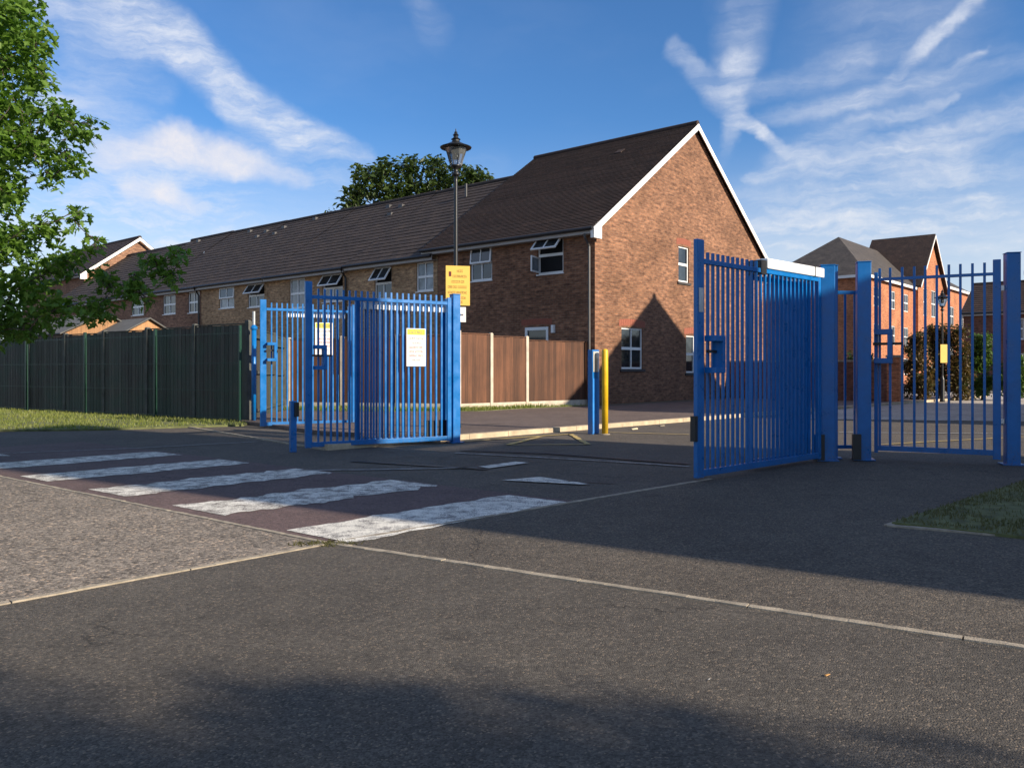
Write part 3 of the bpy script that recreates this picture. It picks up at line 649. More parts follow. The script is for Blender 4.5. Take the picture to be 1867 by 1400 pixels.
for i, (lab, bmn, ev, rg) in enumerate(tl):
    hs = []; ws = []
    for (uc, u0, u1, v0, v1, op, nt) in wins:
        t = FT.t_at(uc)
        if cuts[i] < t < cuts[i+1]:
            q = hole(FT, u0, u1, v0, v1); q = (max(q[0], cuts[i]+.15), min(q[1], cuts[i+1]-.15), q[2], min(q[3], ev-.28)); hs.append(q); ws.append((q, op, nt))
    hh = gable_house('terrace_house', FT, cuts[i+1]-cuts[i]-.01, 10.0, ev, rg, lab, bmn, 'tile_terr', .33, t0=cuts[i], holes=hs, sides=(i == 0, True), barge=(False, False), gov=.0, group='terraced houses in the row behind the fence')
    for q, op, nt in ws: window(hh, FT, *q, open_=op, nets=bool(nt))
    if i in (1, 3):
        dp = MB(); dp.tube([FT.P(cuts[i]+.1, .3, ev-.2), FT.P(cuts[i]+.1, .08, ev-.5), FT.P(cuts[i]+.1, .07, .1)], .045, 8); dp.build('downpipe', M['black'], hh)
    # little roof vents (pairs near the ridge)
    for (u, v) in ((710, 380), (733, 379), (713, 393), (457, 424), (470, 434), (487, 424), (502, 428), (519, 417), (576, 401), (363, 441)):
        k = (u-CX)/FPX; zq = CAM_H; best = None
        for s10 in range(1, 50):                     # walk the ray up the slope until it meets the roof
            s = s10*.1; zz = ev-.05+(rg-ev)*s/5.0; O = FT.P(0, -s, 0); t = (k*O.y-O.x)/(FT.d.x-k*FT.d.y); y = (O+FT.d*t).y
            vv = HY-(zz-CAM_H)*FPX/y
            if best is None or abs(vv-v) < best[0]: best = (abs(vv-v), t, s, zz)
        if cuts[i] < best[1] < cuts[i+1]:
            _, t, s, zz = best; b_ = MB(); b_.fbox(FT, t-.13, t+.13, -s-.15, -s+.12, zz-.1, zz+.13); b_.build('roof_vent', M['downpipe'], hh)
    if i == 0:
        fl = MB(); p = AT(850, 370, 34.5); fl.tube([p-Vector((0, 0, .3)), p+Vector((0, 0, .8))], .055, 8); fl.build('flue', M['black'], hh)
# gabled house closing the row
FE = Frame(FT.P(42.5, -2.1, 0), DF, -DW)
e_h = gable_house('end_house', FE, 11, 7.2, 7.6, 10.4, 'far gabled house with a white bargeboard rising above the left end of the terrace', 'brick_terrace', 'tile_main', .3, gov=.3, oh=.35)
for tt in (1.4, 4.4): window(e_h, FE, tt, tt+1.1, 4.2, 5.5); 

# orange brick block beyond the gates: hipped main range, gabled wing, far wing
CA = Vector((25.3, 59, 0)); FA = Frame(CA, DW, -DF); FL = Frame(CA, DF, -DW)
blk = thing('apartment_block', CA, 'orange brick block with a hipped roof and gabled wing seen through the side gate bars', 'building')
ph = []
for u0, u1 in ((1593, 1605), (1622, 1632), (1648, 1656)):
    for z0, z1 in ((5.9, 7.3), (3.1, 4.6), (.8, 2.1)):
        a, b_ = FA.t_at(u0), FA.t_at(u1); ph.append((a, b_, z0, z1))
mb = MB(); wall(mb, FA, 0, 12.79, 0, 8.05, ph)
wall(mb, FL, 0, 7.8, 0, 8.05, [(2.0, 3.1, 5.6, 7.0), (5.0, 6.1, 5.6, 7.0), (2.0, 3.1, 2.6, 4.0), (5.0, 6.1, 2.6, 4.0)])
mb.build('wall', M['brick_orange'], blk)
for h_ in ph: window(blk, FA, *h_, sill=None, rec=-.03)
for h_ in ((2.0, 3.1, 5.6, 7.0), (5.0, 6.1, 5.6, 7.0), (2.0, 3.1, 2.6, 4.0), (5.0, 6.1, 2.6, 4.0)): window(blk, FL, *h_, sill=None, rec=-.03)
pk = FA.P(6.0, -3.9, 11.85); re_ = FA.P(20, -3.9, 11.85); c0 = FA.P(-.3, .3, 8.0); c1 = FA.P(-.3, -8.1, 8.0); c2 = FA.P(20, .3, 8.0); c3 = FA.P(20, -8.1, 8.0)
rb = MB(); rb.quad(c0, c1, pk); rb.quad(c0, c2, re_, pk); rb.quad(c1, c3, re_, pk); rb.build('hipped_roof', M['tile_grey'], blk)
fb = MB(); fb.fbox(FA, -.32, 12.4, .26, .32, 7.82, 8.02); fb.fbox(FL, -.32, 8.1, .26, .32, 7.82, 8.02); fb.build('fascia', M['white_board'], blk)
W0, W1, WP = 12.8, 21.4, .3                                     # gabled wing standing forward
FW = Frame(FA.P(0, WP, 0), DW, -DF); mb = MB()
wh = [(14.4, 15.6, 5.8, 8.1), (17.0, 18.4, 5.8, 8.1), (14.4, 15.6, 2.6, 4.6), (17.0, 18.4, 2.6, 4.6)]
wall(mb, FW, W0, W1, 0, 8.4, wh); ap = FW.P((W0+W1)/2, 0, 12.6); mb.quad(FW.P(W0, 0, 8.4), FW.P(W1, 0, 8.4), ap)
mb.quad(FW.P(W0, 0, 0), FW.P(W0, -WP, 0), FW.P(W0, -WP, 8.4), FW.P(W0, 0, 8.4)); mb.quad(FW.P(W1, 0, 0), FW.P(W1, -WP, 0), FW.P(W1, -WP, 8.4), FW.P(W1, 0, 8.4))
mb.build('gabled_wing', M['brick_orange'], blk)
for h_ in wh: window(blk, FW, *h_, sill=None, rec=-.03)
rb = MB(); tmid = (W0+W1)/2
for sg, tt in ((-1, W0-.35), (1, W1+.35)):
    rb.hexa([FW.P(tt, .3, 8.0), FW.P(tmid, .3, 12.85), FW.P(tmid, -5, 12.85), FW.P(tt, -5, 8.0), FW.P(tt, .3, 8.17), FW.P(tmid, .3, 13.02), FW.P(tmid, -5, 13.02), FW.P(tt, -5, 8.17)])
rb.build('wing_roof', M['tile_main'], blk)
bb = MB()
for tt in (W0-.35, W1+.35): bb.hexa([FW.P(tt, .31, 7.95), FW.P(tmid, .31, 12.72), FW.P(tmid, .35, 12.72), FW.P(tt, .35, 7.95), FW.P(tt, .31, 8.12), FW.P(tmid, .31, 12.9), FW.P(tmid, .35, 12.9), FW.P(tt, .35, 8.12)])
bb.build('bargeboard', M['white_board'], blk)
mb = MB(); fw = [(FA.t_at(1731), FA.t_at(1739), 5.4, 7.2), (FA.t_at(1751), FA.t_at(1757), 5.4, 7.2), (FA.t_at(1731), FA.t_at(1739), 2.2, 4.0)]
wall(mb, FA, 21.45, 33, 0, 9.0, fw); mb.quad(FA.P(33, 0, 0), FA.P(33, -8, 0), FA.P(33, -8, 9.0), FA.P(33, 0, 9.0)); mb.build('far_wing', M['brick_orange'], blk)
for h_ in fw: window(blk, FA, *h_, sill=None, rec=-.03)
rb = MB(); rb.quad(FA.P(20.5, .3, 8.95), FA.P(33.4, .3, 8.95), FA.P(29, -4, 11.8), FA.P(20.5, -4, 11.8)); rb.quad(FA.P(33.4, .3, 8.95), FA.P(33.4, -8.3, 8.95), FA.P(29, -4, 11.8)); rb.build('far_roof', M['tile_grey'], blk)
fb = MB(); fb.fbox(FA, 21.9, 33.4, .26, .32, 8.75, 8.97); fb.build('far_fascia', M['white_board'], blk)
# shaded house at the right edge
FC = Frame((28.0, 51.0, 0), (.76, -.649), (-.649, -.76)); ch = [(t, t+1.0, z, z+1.25) for t in (2.2, 5.6, 9.0) for z in (3.0, .9)]
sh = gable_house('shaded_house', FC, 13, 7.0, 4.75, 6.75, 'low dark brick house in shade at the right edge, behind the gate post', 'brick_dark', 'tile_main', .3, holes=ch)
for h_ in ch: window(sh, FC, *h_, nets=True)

# neighbours outside the picture whose shade falls into it
FN = Frame(PQ(2.9+.2, 26.25-5.9), S2, -Q2)
nb = gable_house('neighbour_house', FN, 9, 11.8, 5.7, 9.98, 'brick gabled house off to the right whose shadow falls on the sunlit gable', 'brick_main', 'tile_main', .3, gov=.12)
for tt in (1.2, 5.4): window(nb, FN, tt, tt+1.1, 3.4, 4.7)
FB = Frame(PQ(9, 4.80), S2, -Q2)
mb = MB(); tb = thing('tall_block', FB.P(4, -2, 0), 'three storey brick block off to the right that shades the gateway', 'building')
for t0_, t1_, q0, q1, hh in ((0, 9, 0, 4.52, 11.2), (0, 9, 4.53, 7.15, 7.05)):
    mb.fbox(FB, t0_, t1_, -q1, -q0, 0, hh)
mb.build('wall', M['brick_main'], tb)
MB().fbox(FB, -.05, 9.05, -4.52, .03, 11.202, 11.32).build('flat_roof', M['felt'], tb); MB().fbox(FB, -.05, 9.05, -7.2, -4.53, 7.052, 7.14).build('flat_roof', M['felt'], tb)
FBw = Frame(FB.P(0, 0, 0), -Q2*-1, -S2)
for zz in (1.0, 3.8, 6.6):
    for tt in (.9, 2.7): window(tb, Frame(FBw.P(0, .012, 0), FBw.d, FBw.o), tt, tt+1.0, zz, zz+1.3, rec=.05)

# ------------------------------------------------------------------ fences
def board_fence(name, pts, hts, label, wood_m, post_m, bw=.125, panel=1.83, gravel=None, cat='fence', z0=.05, flip=1, scal=False, posts_at=None):
    root = thing(name, pts[0], label, cat); meshes = {}
    for si in range(len(pts)-1):
        a = Vector(pts[si]); b_ = Vector(pts[si+1]); d = b_-a; L = d.length; d.normalize(); o = Vector((d.y, -d.x, 0))*flip
        F = Frame(a, d, o); ps = posts_at[si] if posts_at and posts_at[si] else [i*L/max(1, round(L/panel)) for i in range(int(max(1, round(L/panel)))+1)]
        for pi, (p0, p1) in enumerate(zip(ps[:-1], ps[1:])):
            h = hts[si][0]+(hts[si][1]-hts[si][0])*((p0+p1)/2/L)
            gz = z0+(gravel or .0); n = max(1, int(round((p1-p0-.1)/bw))); wv = (p1-p0-.1)/n
            key = (round(wv, 3), si, round(h, 2), round(d.x, 3))
            if key not in meshes:
                Fz = Frame((0, 0, 0), d, o); meshes[key] = []
                for j in range(3):
                    mb = MB(); hh = h-gz; dz = R.uniform(-.012, .012)
                    mb.hexa([Fz.P(.002, 0, 0), Fz.P(wv+.008, .012, 0), Fz.P(wv+.008, .024, 0), Fz.P(.002, .018, 0), Fz.P(.002, 0, hh+dz), Fz.P(wv+.008, .012, hh+dz), Fz.P(wv+.008, .024, hh+dz), Fz.P(.002, .018, hh+dz)])
                    meshes[key].append(mb.mesh('fence_board', M[wood_m]))
            for j in range(n):
                place('fence_board', meshes[key][R.randrange(3)], root, F.P(p0+.05+j*wv, .0, gz+.003+R.uniform(-.004, .004)))
            rl = MB()
            for zz in (gz+.2, (gz+h)/2, h-.25): rl.fbox(F, p0+.05, p1-.05, -.05, -.005, zz, zz+.07)
            rl.build('fence_rail', M[wood_m], root)
            cp = MB(); cp.fbox(F, p0+.05, p1-.05, -.012, .04, h+.012, h+.035); cp.build('fence_capping', M[wood_m], root)
            if gravel: MB().fbox(F, p0+.05, p1-.05, -.03, .03, z0, z0+gravel).build('gravel_board', M[post_m], root)
        for p_ in ps[(0 if si == 0 else 1):]:
            h = hts[si][0]+(hts[si][1]-hts[si][0])*(p_/L)
            pb = MB(); pb.fbox(F, p_-.048, p_+.048, -.06, .05, z0-.05, h+.06); pb.hexa([F.P(p_-.048, -.06, h+.06), F.P(p_+.048, -.06, h+.06), F.P(p_+.048, .05, h+.06), F.P(p_-.048, .05, h+.06), F.P(p_-.03, -.03, h+.085), F.P(p_+.03, -.03, h+.085), F.P(p_+.03, .03, h+.085), F.P(p_-.03, .03, h+.085)])
            pb.build('concrete_post', M[post_m], root)
    return root
fb0 = G(1078, 742); fa0 = Vector((-1.45, 22.35, 0)); FF = Frame(fa0, fb0-fa0, (0, -1, 0))
L_ = (fb0-fa0).length
board_fence('wooden_fence', [fa0, fb0], [(2.16, 1.95)], 'brown close-boarded fence with pale concrete posts beside the gabled house', 'wood_brown', 'post_conc', gravel=.17, posts_at=[[0, FF.t_at(895), FF.t_at(960), L_]], z0=.07)
board_fence('wooden_fence', [Vector((-6.4, 23.6, 0)), fa0+Vector((-.1, .05, 0))], [(2.0, 2.1)], 'brown close-boarded fence seen through the bars of the left-hand gates', 'wood_brown', 'post_conc', gravel=.17, z0=.07)
# dark fence on the left
ga = G(452, 771); gb_ = G(0, 747); gdv = (gb_-ga).normalized(); gfar = ga+gdv*24
board_fence('dark_fence', [gfar, ga], [(1.83, 2.16)], 'long dark weathered board fence behind the sunlit grass at the left', 'wood_dark', 'post_dark', bw=.145, panel=1.9, z0=.0)
board_fence('dark_fence', [ga+Vector((-.02, .12, 0)), Vector((-6.5, 23.4, 0))], [(2.16, 2.0)], 'dark board fence returning away behind the left gate post', 'wood_dark', 'post_dark', bw=.145, panel=1.9, z0=.0, flip=-1)
# green mesh fence just in front
go = Vector((gdv.y, -gdv.x, 0));
if go.y > 0: go = -go
FM = Frame(ga+go*.22, gdv, go); mf = thing('mesh_fence', FM.O, 'green welded mesh fence with green posts standing just in front of the dark boards', 'fence')
ptm = [FM.t_at(u) for u in (437, 283, 155, 48)]; stepm = ptm[-1]-ptm[-2]; ptm += [ptm[-1]+2.6*i for i in range(1, 5)]
pmesh = MB(); pmesh.cbox(Vector((0, 0, 0)), .06, .06, 2.12, (gdv.x, gdv.y)); pmesh = pmesh.mesh('fence_post', M['green_post'])
for t in ptm: place('fence_post', pmesh, mf, FM.P(t, 0, 0))
wm = MB(); t = .05
while t < ptm[-1]: wm.fbox(FM, t, t+.003, .0, .003, .06, 1.98); t += .1
wm.build('mesh_wires', M['green_post'], mf, uv=False, kind='stuff')
for zz in (.1, .7, 1.3, 1.95):
    MB().fbox(FM, 0, ptm[-1], .006, .018, zz, zz+.012).build('fence_rail', M['green_post'], mf)

# ------------------------------------------------------------------ gates
def gate_leaf(root, A, B, H, n_p, stile_a=.11, stile_b=.07, rail_z=2.26, bot=.09, bar=.026, btop=.10, top_h=None, a_top=None, th=.05):
    A = Vector(A); B = Vector(B); d = B-A; L = d.length; F = Frame(A, d, (d.y, -d.x)); bl = M['blue']
    bevel(MB().fbox(F, 0, stile_a, -th/2, th/2, bot-.05, a_top or H).build('gate_stile', bl, root)); bevel(MB().fbox(F, L-stile_b, L, -th/2, th/2, bot-.05, H-.05).build('gate_stile', bl, root))
    bevel(MB().fbox(F, stile_a, L-stile_b, -th/2+.002, th/2-.002, bot-.04, bot+.03).build('gate_rail', bl, root), .004)
    bevel(MB().fbox(F, stile_a, L-stile_b, -th/2+.002, th/2-.002, rail_z-.025, rail_z+.025).build('gate_rail', bl, root), .004)
    mb = MB(); Fz = Frame((0, 0, 0), d, (d.y, -d.x)); hh = rail_z+btop
    mb.fbox(Fz, -bar/2, bar/2, -bar/2, bar/2, bot+.03, rail_z-.025); mb.fbox(Fz, -bar/2, bar/2, -bar/2, bar/2, rail_z+.025, hh)
    me = mb.mesh('picket', bl); sp = (L-stile_a-stile_b)/(n_p+1)
    for i in range(n_p): place('picket', me, root, F.P(stile_a+sp*(i+1), 0, 0))
    return F, L
def lock(root, F, t, z, s=1.0, side=1):
    r = .19*s; o1 = .03*side; o2 = .15*side*s
    mb = MB(); mb.fbox(F, t, t+r, o1*.5, o2, z+.15*s, z+.21*s); mb.fbox(F, t+r-.05*s, t+r, o1*.5, o2, z-.12*s, z+.15*s); mb.fbox(F, t, t+r, o1*.5, o2, z-.18*s, z-.12*s)
    lb = bevel(mb.build('lock_guard', M['blue'], root), .004)
    MB().fbox(F, t-.02, t+r+.10*s, o1+.02*side, o1+.045*side, z+.03*s, z+.06*s).build('sliding_bolt', M['black'], lb); return lb
def gpost(name, base, wx, h, label, group='blue steel gate posts', d=(1, 0), m='blue', wy=None, cat='gate post', cap=True):
    r = thing(name, base, label, cat, group); mb = MB(); mb.cbox(Vector(base), wx, wy or wx, h, d); bevel(mb.build('post', M[m], r), .008)
    if cap:
        mb = MB(); mb.cbox(Vector(base)+Vector((0, 0, h+.001)), wx+.01, (wy or wx)+.01, .012, d); bevel(mb.build('post_cap', M[m], r), .004)
    mb = MB(); mb.cbox(Vector(base)+Vector((0, 0, .008)), wx+.09, (wy or wx)+.09, .014, d); mb.build('base_plate', M[m], r)
    return r
# right folding gate
RA = G(1268, 879); RB = G(1494, 842)
rg_ = thing('folding_gate', RB, 'near blue folding gate standing open at right, with a top arm whose white is painted sky reflection', 'gate', 'blue folding gates')
FR, LR = gate_leaf(rg_, RA, RB, 2.36, 25, stile_a=.125, a_top=2.50, rail_z=2.28)
lock(rg_, FR, .14, 1.30, 1.0, 1)
MB().fbox(FR, .02, .1, .027, .031, 1.75, 2.0).build('label_plate', M['galv'], rg_)
MB().fbox(FR, -.05, -.002, -.03, .03, .42, .68).build('bump_stop', M['black'], rg_)
FR2 = Frame(FR.P(0, -.16, 0), FR.d, FR.o)                      # the second leaf, folded behind the first
tm0 = FR.t_at(1388)
gate_leaf(rg_, FR2.P(tm0, 0, 0), FR2.P(LR-.02, 0, 0), 2.30, 12, stile_a=.07, rail_z=2.22, btop=.0)
hb = MB(); hb.fbox(FR, tm0-.05, tm0+.07, -.15, .03, 2.24, 2.40); hb.build('hinge_box', M['black'], rg_)
ab = MB(); ab.fbox(FR, tm0+.08, LR+.06, -.12, .04, 2.31, 2.43); bevel(ab.build('top_arm', M['white_top'], rg_), .012)
MB().fbox(FR, LR-.20, LR-.185, -.124, .044, 2.306, 2.434).build('arm_joint', M['black'], rg_)
gd2 = tuple((G(1860, 850)-G(1500, 841)).normalized())[:2]
p1 = G(1508, 840); r = gpost('gate_post', p1, .17, 2.47, 'double-width blue post carrying the near folding gate', d=gd2)
mb = MB(); mb.cbox(p1+Vector((-.13, -.05, .02)), .14, .12, .32, gd2); mb.build('floor_closer', M['black'], r)
p1b = G(1524, 838); r = gpost('gate_post', p1b+Vector((.02, .12, 0)), .09, 2.5, 'slim blue post with a sunlit edge just right of the near folding gate', d=gd2)
p2 = G(1574, 839); r = gpost('gate_post', p2, .165, 2.52, 'blue post left of the side gate with its bolt', d=gd2)
mb = MB(); mb.cbox(p2+Vector((-.12, -.08, .02)), .10, .10, .32, gd2); mb.build('floor_closer', M['black'], r)
p3 = G(1845, 848); r = gpost('gate_post', p3, .15, 2.56, 'thick blue hinge post at the right edge of the side gate', d=gd2)
# infill panel between the posts
ip = thing('infill_panel', p1b+Vector((.1, .3, 0)), 'narrow blue barred infill panel between the two middle posts', 'railing')
FI = Frame(p1b+Vector((.05, .25, 0)), (.95, .05), (0, -1)); mb = MB(); Li = .36
for zz in (.12, 2.15): MB().fbox(FI, 0, Li, -.02, .02, zz, zz+.045).build('panel_rail', M['blue'], ip)
for k in range(3): MB().fbox(FI, .03+k*.13, .055+k*.13, -.012, .012, .166, 2.148).build('picket', M['blue'], ip)
# right side gate
SA = G(1594, 836); SB = p3+(SA-p3).normalized()*.115
sg = thing('side_gate', SB, 'blue barred pedestrian gate standing closed at the right', 'gate', 'blue side gates')
dv = SB-SA; Ls = dv.length; FS = Frame(SA, dv, (dv.y, -dv.x)) 
bevel(MB().fbox(FS, 0, .045, -.025, .025, .08, 2.42).build('gate_stile', M['blue'], sg)); bevel(MB().fbox(FS, Ls-.085, Ls, -.03, .03, .06, 2.50).build('gate_stile', M['blue'], sg))
MB().fbox(FS, .045, Ls-.085, -.022, .022, .11, .175).build('gate_rail', M['blue'], sg); MB().fbox(FS, .045, Ls-.085, -.022, .022, 2.31, 2.345).build('gate_rail', M['blue'], sg)
pm_ = MB(); Fz = Frame((0, 0, 0), dv, (dv.y, -dv.x)); pm_.fbox(Fz, -.015, .015, -.015, .015, .176, 2.308); pm_.fbox(Fz, -.015, .015, -.015, .015, 2.347, 2.47); pm_ = pm_.mesh('picket', M['blue'])
for u in (1604, 1623, 1645, 1667, 1687, 1708, 1730, 1751, 1773, 1795): place('picket', pm_, sg, FS.P(FS.t_at(u), 0, 0))
lock(sg, FS, .01, 1.44, 1.12, 1 if FS.o.y < 0 else -1)
for zz in (.5, 2.12): MB().fbox(FS, Ls+.002, Ls+.035, -.02, .02, zz, zz+.06).build('hinge', M['galv'], sg)
# railing carrying on past the right post
rl = thing('railing', p3+Vector((.15, 0, 0)), 'blue railing carrying on beyond the right gate post', 'railing'); dd = (p3-p2).normalized()
FRl = Frame(p3+dd*.13, dd, (dd.y, -dd.x))
for zz in (.14, 2.3): MB().fbox(FRl, 0, 5.5, -.02, .02, zz, zz+.05).build('panel_rail', M['blue'], rl)
pk_ = MB(); Fz = Frame((0, 0, 0), dd, (dd.y, -dd.x)); pk_.fbox(Fz, -.014, .014, -.014, .014, .192, 2.298); pk_.fbox(Fz, -.014, .014, -.014, .014, 2.352, 2.48); pk_ = pk_.mesh('picket', M['blue'])
for k in range(38): place('picket', pk_, rl, FRl.P(.08+k*.14, 0, 0))
# left folding gate
LA = G(556, 822); LB = G(822, 808)
lg = thing('folding_gate', LB, 'middle blue folding gate standing open, carrying a white and yellow notice', 'gate', 'blue folding gates')
FLg, LL = gate_leaf(lg, LA, LB, 2.34, 22, stile_a=.10, a_top=2.42, rail_z=2.20, btop=.12)
if FLg.o.y > 0: FLg = Frame(FLg.O, FLg.d, -FLg.o)
lock(lg, FLg, .11, 1.32, .9, 1)
tl0 = FLg.t_at(655); FL2 = Frame(FLg.P(0, -.17, 0), FLg.d, FLg.o)
gate_leaf(lg, FL2.P(tl0, 0, 0), FL2.P(LL-.02, 0, 0), 2.22, 14, stile_a=.07, rail_z=2.12, btop=0)
ab = MB(); ab.fbox(FL2, tl0+.1, LL-.05, -.05, .11, 2.06, 2.17); bevel(ab.build('top_arm', M['white_top'], lg), .01)
for k_ in (LL-.36, LL-.10): MB().fbox(FL2, k_, k_+.14, -.06, .05, .03, .36).build('floor_closer', M['black'], lg)
gl_d = tuple(FLg.d)[:2]
gpost('gate_post', G(829, 808)+Vector((.0, .06, 0)), .13, 2.34, 'blue hinge post at the right end of the middle folding gate', d=gl_d)
gpost('gate_post', G(812, 803)+Vector((0, .35, 0)), .11, 2.33, 'second blue post just behind the middle gate hinge', d=gl_d)
sp_ = thing('stop_post', G(534, 824), 'short blue stop post with a black buffer at the middle gate free end', 'post')
mb = MB(); mb.cbox(G(534, 824), .085, .085, .72, gl_d); bevel(mb.build('post', M['blue'], sp_)); mb = MB(); mb.cbox(G(534, 824)+Vector((.05, -.02, .50)), .06, .09, .2, gl_d); mb.build('rubber_buffer', M['black'], sp_)
# left rear gate
QA = G(474, 781); QB = G(640, 776)
qg = thing('side_gate', QB, 'rear blue barred gate at far left behind the middle folding gate', 'gate', 'blue side gates')
FQ, LQ = gate_leaf(qg, QA, QB, 2.52, 15, stile_a=.12, a_top=2.55, rail_z=2.36, btop=.13)
if FQ.o.y > 0: FQ = Frame(FQ.O, FQ.d, -FQ.o)
lock(qg, FQ, .12, 1.50, .95, 1)
FQ2 = Frame(FQ.P(0, -.17, 0), FQ.d, FQ.o); ab = MB(); ab.fbox(FQ2, .55, LQ-.1, -.05, .11, 2.22, 2.325); bevel(ab.build('top_arm', M['white_top'], qg), .01)
gpost('gate_post', G(643, 776)+Vector((.02, .1, 0)), .12, 2.5, 'blue hinge post of the rear left gate, behind the middle gate bars', d=(.9, .44))
r = thing('round_post', G(463, 772), 'round blue post with a pale galvanised top at the far left of the gates', 'gate post')
b0 = G(463, 772); MB().tube([b0, b0+Vector((0, 0, 2.02))], .052, 14).build('post', M['blue'], r, smooth=True); MB().lathe(b0, [(.052, 2.02), (.075, 2.04), (.075, 2.08), (.04, 2.12), (.03, 2.13)], 14).build('collar', M['blue'], r); MB().tube([b0+Vector((0, 0, 2.12)), b0+Vector((0, 0, 2.42))], .03, 12).build('pole_top', M['galv'], r)

# notices on the gates
def dashes(mb, F, t0, t1, z, h, o, words):
    x = t0; tot = sum(words)+.35*(len(words)-1); k = (t1-t0)/tot
    for wd in words:
        n = max(1, int(round(wd*1.3))); cw = wd*k/n
        for i in range(n):
            c = x+i*cw; e = cw*.74
            kind = R.randrange(4)
            mb.fbox(F, c, c+e*.28, o, o+.0015, z, z+h)
            if kind != 0: mb.fbox(F, c+e*.3, c+e, o, o+.0015, z+h*.8, z+h)
            if kind in (1, 2): mb.fbox(F, c+e*.3, c+e, o, o+.0015, z, z+h*.2)
            if kind in (0, 3): mb.fbox(F, c+e*.72, c+e, o, o+.0015, z, z+h*.78)
        x += wd*k+.35*k
def notice(F, t, z0, z1, wdt, off, label):
    r = thing('warning_notice', F.P(t, off, (z0+z1)/2), label, 'sign'); H = z1-z0
    bevel(MB().fbox(F, t-wdt/2, t+wdt/2, off, off+.006, z0, z1).build('sign_plate', M['sign_w'], r), .002)
    MB().fbox(F, t-wdt/2+.012, t+wdt/2-.012, off+.006, off+.0075, z1-H*.17, z1-.012).build('sign_header', M['sign_hd'], r)
    mb = MB(); dashes(mb, F, t-wdt*.36, t+wdt*.36, z1-H*.14, H*.075, off+.0075, [7]); mb.build('header_lettering', M['ink_g'], r)
    mb = MB(); dashes(mb, F, t-wdt*.4, t+wdt*.4, z1-H*.29, H*.055, off+.006, [5, 6]); dashes(mb, F, t-wdt*.2, t+wdt*.3, z1-H*.41, H*.05, off+.006, [6]); dashes(mb, F, t-wdt*.22, t+wdt*.22, z1-H*.86, H*.05, off+.006, [5]); mb.build('grey_lettering', M['ink_g'], r)
    mb = MB()
    for q, wds in ((.53, [8, 3]), (.64, [4, 6]), (.75, [5, 3])): dashes(mb, F, t-wdt*.36, t+wdt*.36, z1-H*q, H*.055, off+.006, wds)
    mb.build('red_lettering', M['ink_r'], r); return r
notice(FLg, FLg.t_at(757), 1.21, 1.79, .32, .028, 'white notice with a yellow header, unobstructed on the middle folding gate')
notice(FQ, FQ.t_at(590), 1.46, 2.12, .36, .028, 'white notice with a yellow header, partly behind bars on the rear left gate')

# ------------------------------------------------------------------ street furniture
def lamp(base, H, label, s=1.0):
    r = thing('street_lamp', base, label, 'street lamp', 'black heritage street lamps'); b_ = Vector(base)
    MB().lathe(b_, [(.10*s, 0), (.10*s, .05), (.085*s, .1), (.085*s, .9*s), (.07*s, .96*s), (.05*s, 1.0*s), (.042*s, 1.1*s), (.034*s, H-1.0*s), (.034*s, H-.88*s)], 16).build('pole', M['iron'], r, smooth=True)
    z = H-.88*s
    MB().lathe(b_, [(.04*s, z-.02), (.075*s, z), (.075*s, z+.03*s), (.05*s, z+.05*s), (.04*s, z+.12*s), (.09*s, z+.15*s), (.11*s, z+.18*s)], 16).build('lantern_collar', M['iron'], r, smooth=True)
    MB().lathe(b_, [(.105*s, z+.182*s), (.215*s, z+.49*s)], 8, .39).build('lantern_glass', M['lantern'], r)
    rb = MB()
    for k in range(4):
        a = .39+k*math.pi/2; rb.bar(b_+Vector((.107*s*math.cos(a), .107*s*math.sin(a), z+.18*s)), b_+Vector((.205*s*math.cos(a), .205*s*math.sin(a), z+.51*s)), .014*s)
    rb.build('lantern_ribs', M['iron'], r)
    MB().lathe(b_, [(.05*s, z+.3*s), (.06*s, z+.36*s), (.05*s, z+.49*s)], 10).build('lamp_holder', M['iron'], r)
    MB().lathe(b_, [(.29*s, z+.503*s), (.30*s, z+.52*s), (.19*s, z+.565*s), (.10*s, z+.61*s), (.07*s, z+.63*s), (.07*s, z+.655*s), (.09*s, z+.67*s), (.05*s, z+.70*s), (.04*s, z+.73*s), (.058*s, z+.75*s), (.028*s, z+.785*s), (.032*s, z+.805*s), (.012*s, z+.82*s), (.007*s, z+.87*s)], 18).build('lantern_roof', M['iron'], r, smooth=False)
    return r
lb_ = Vector((-1.055, 15.45, .07)); lamp(lb_, 5.62, 'tall black street lamp rising behind the middle gate, carrying a yellow sign', 1.0)
lamp(G(1718, 733), 4.1, 'short black street lamp standing among the shrubs beyond the side gate', .9)
FY = Frame(lb_+Vector((.045, -.07, 0)), (.975, .22), (.22, -.975)); ys = thing('yellow_sign', FY.P(0, 0, 2.65), 'yellow notice board with small brown lettering fixed to the tall street lamp', 'sign')
zo = -.07
bevel(MB().fbox(FY, -.23, .225, 0, .004, 2.36+zo, 3.10+zo).build('sign_plate', M['sign_y'], ys), .0015)
mb = MB()
for z_, x0, x1, wds in ((2.98, -.02, .10, [3]), (2.88, -.10, .17, [8]), (2.78, -.12, .12, [5, 2]), (2.68, -.19, .17, [3, 3, 6]), (2.58, -.19, .17, [6, 8]), (2.48, -.06, .15, [4, 3]), (2.40, -.08, .10, [4])):
    dashes(mb, FY, x0, x1, z_+zo, .045, .0042, wds)
mb.build('sign_lettering', M['ink_b'], ys)
MB().fbox(FY, -.175, -.125, .0042, .006, 2.90+zo, 2.99+zo).build('emblem', M['ink_k'], ys)
for zz in (2.5, 2.9): MB().lathe(lb_+Vector((0, 0, zz-.09)), [(.045, 0), (.045, .03)], 12).build('fixing_band', M['galv'], ys)
wsn = thing('small_white_sign', FY.P(.1, 0, 2.2), 'small white sign below the yellow notice on the tall lamp', 'sign')
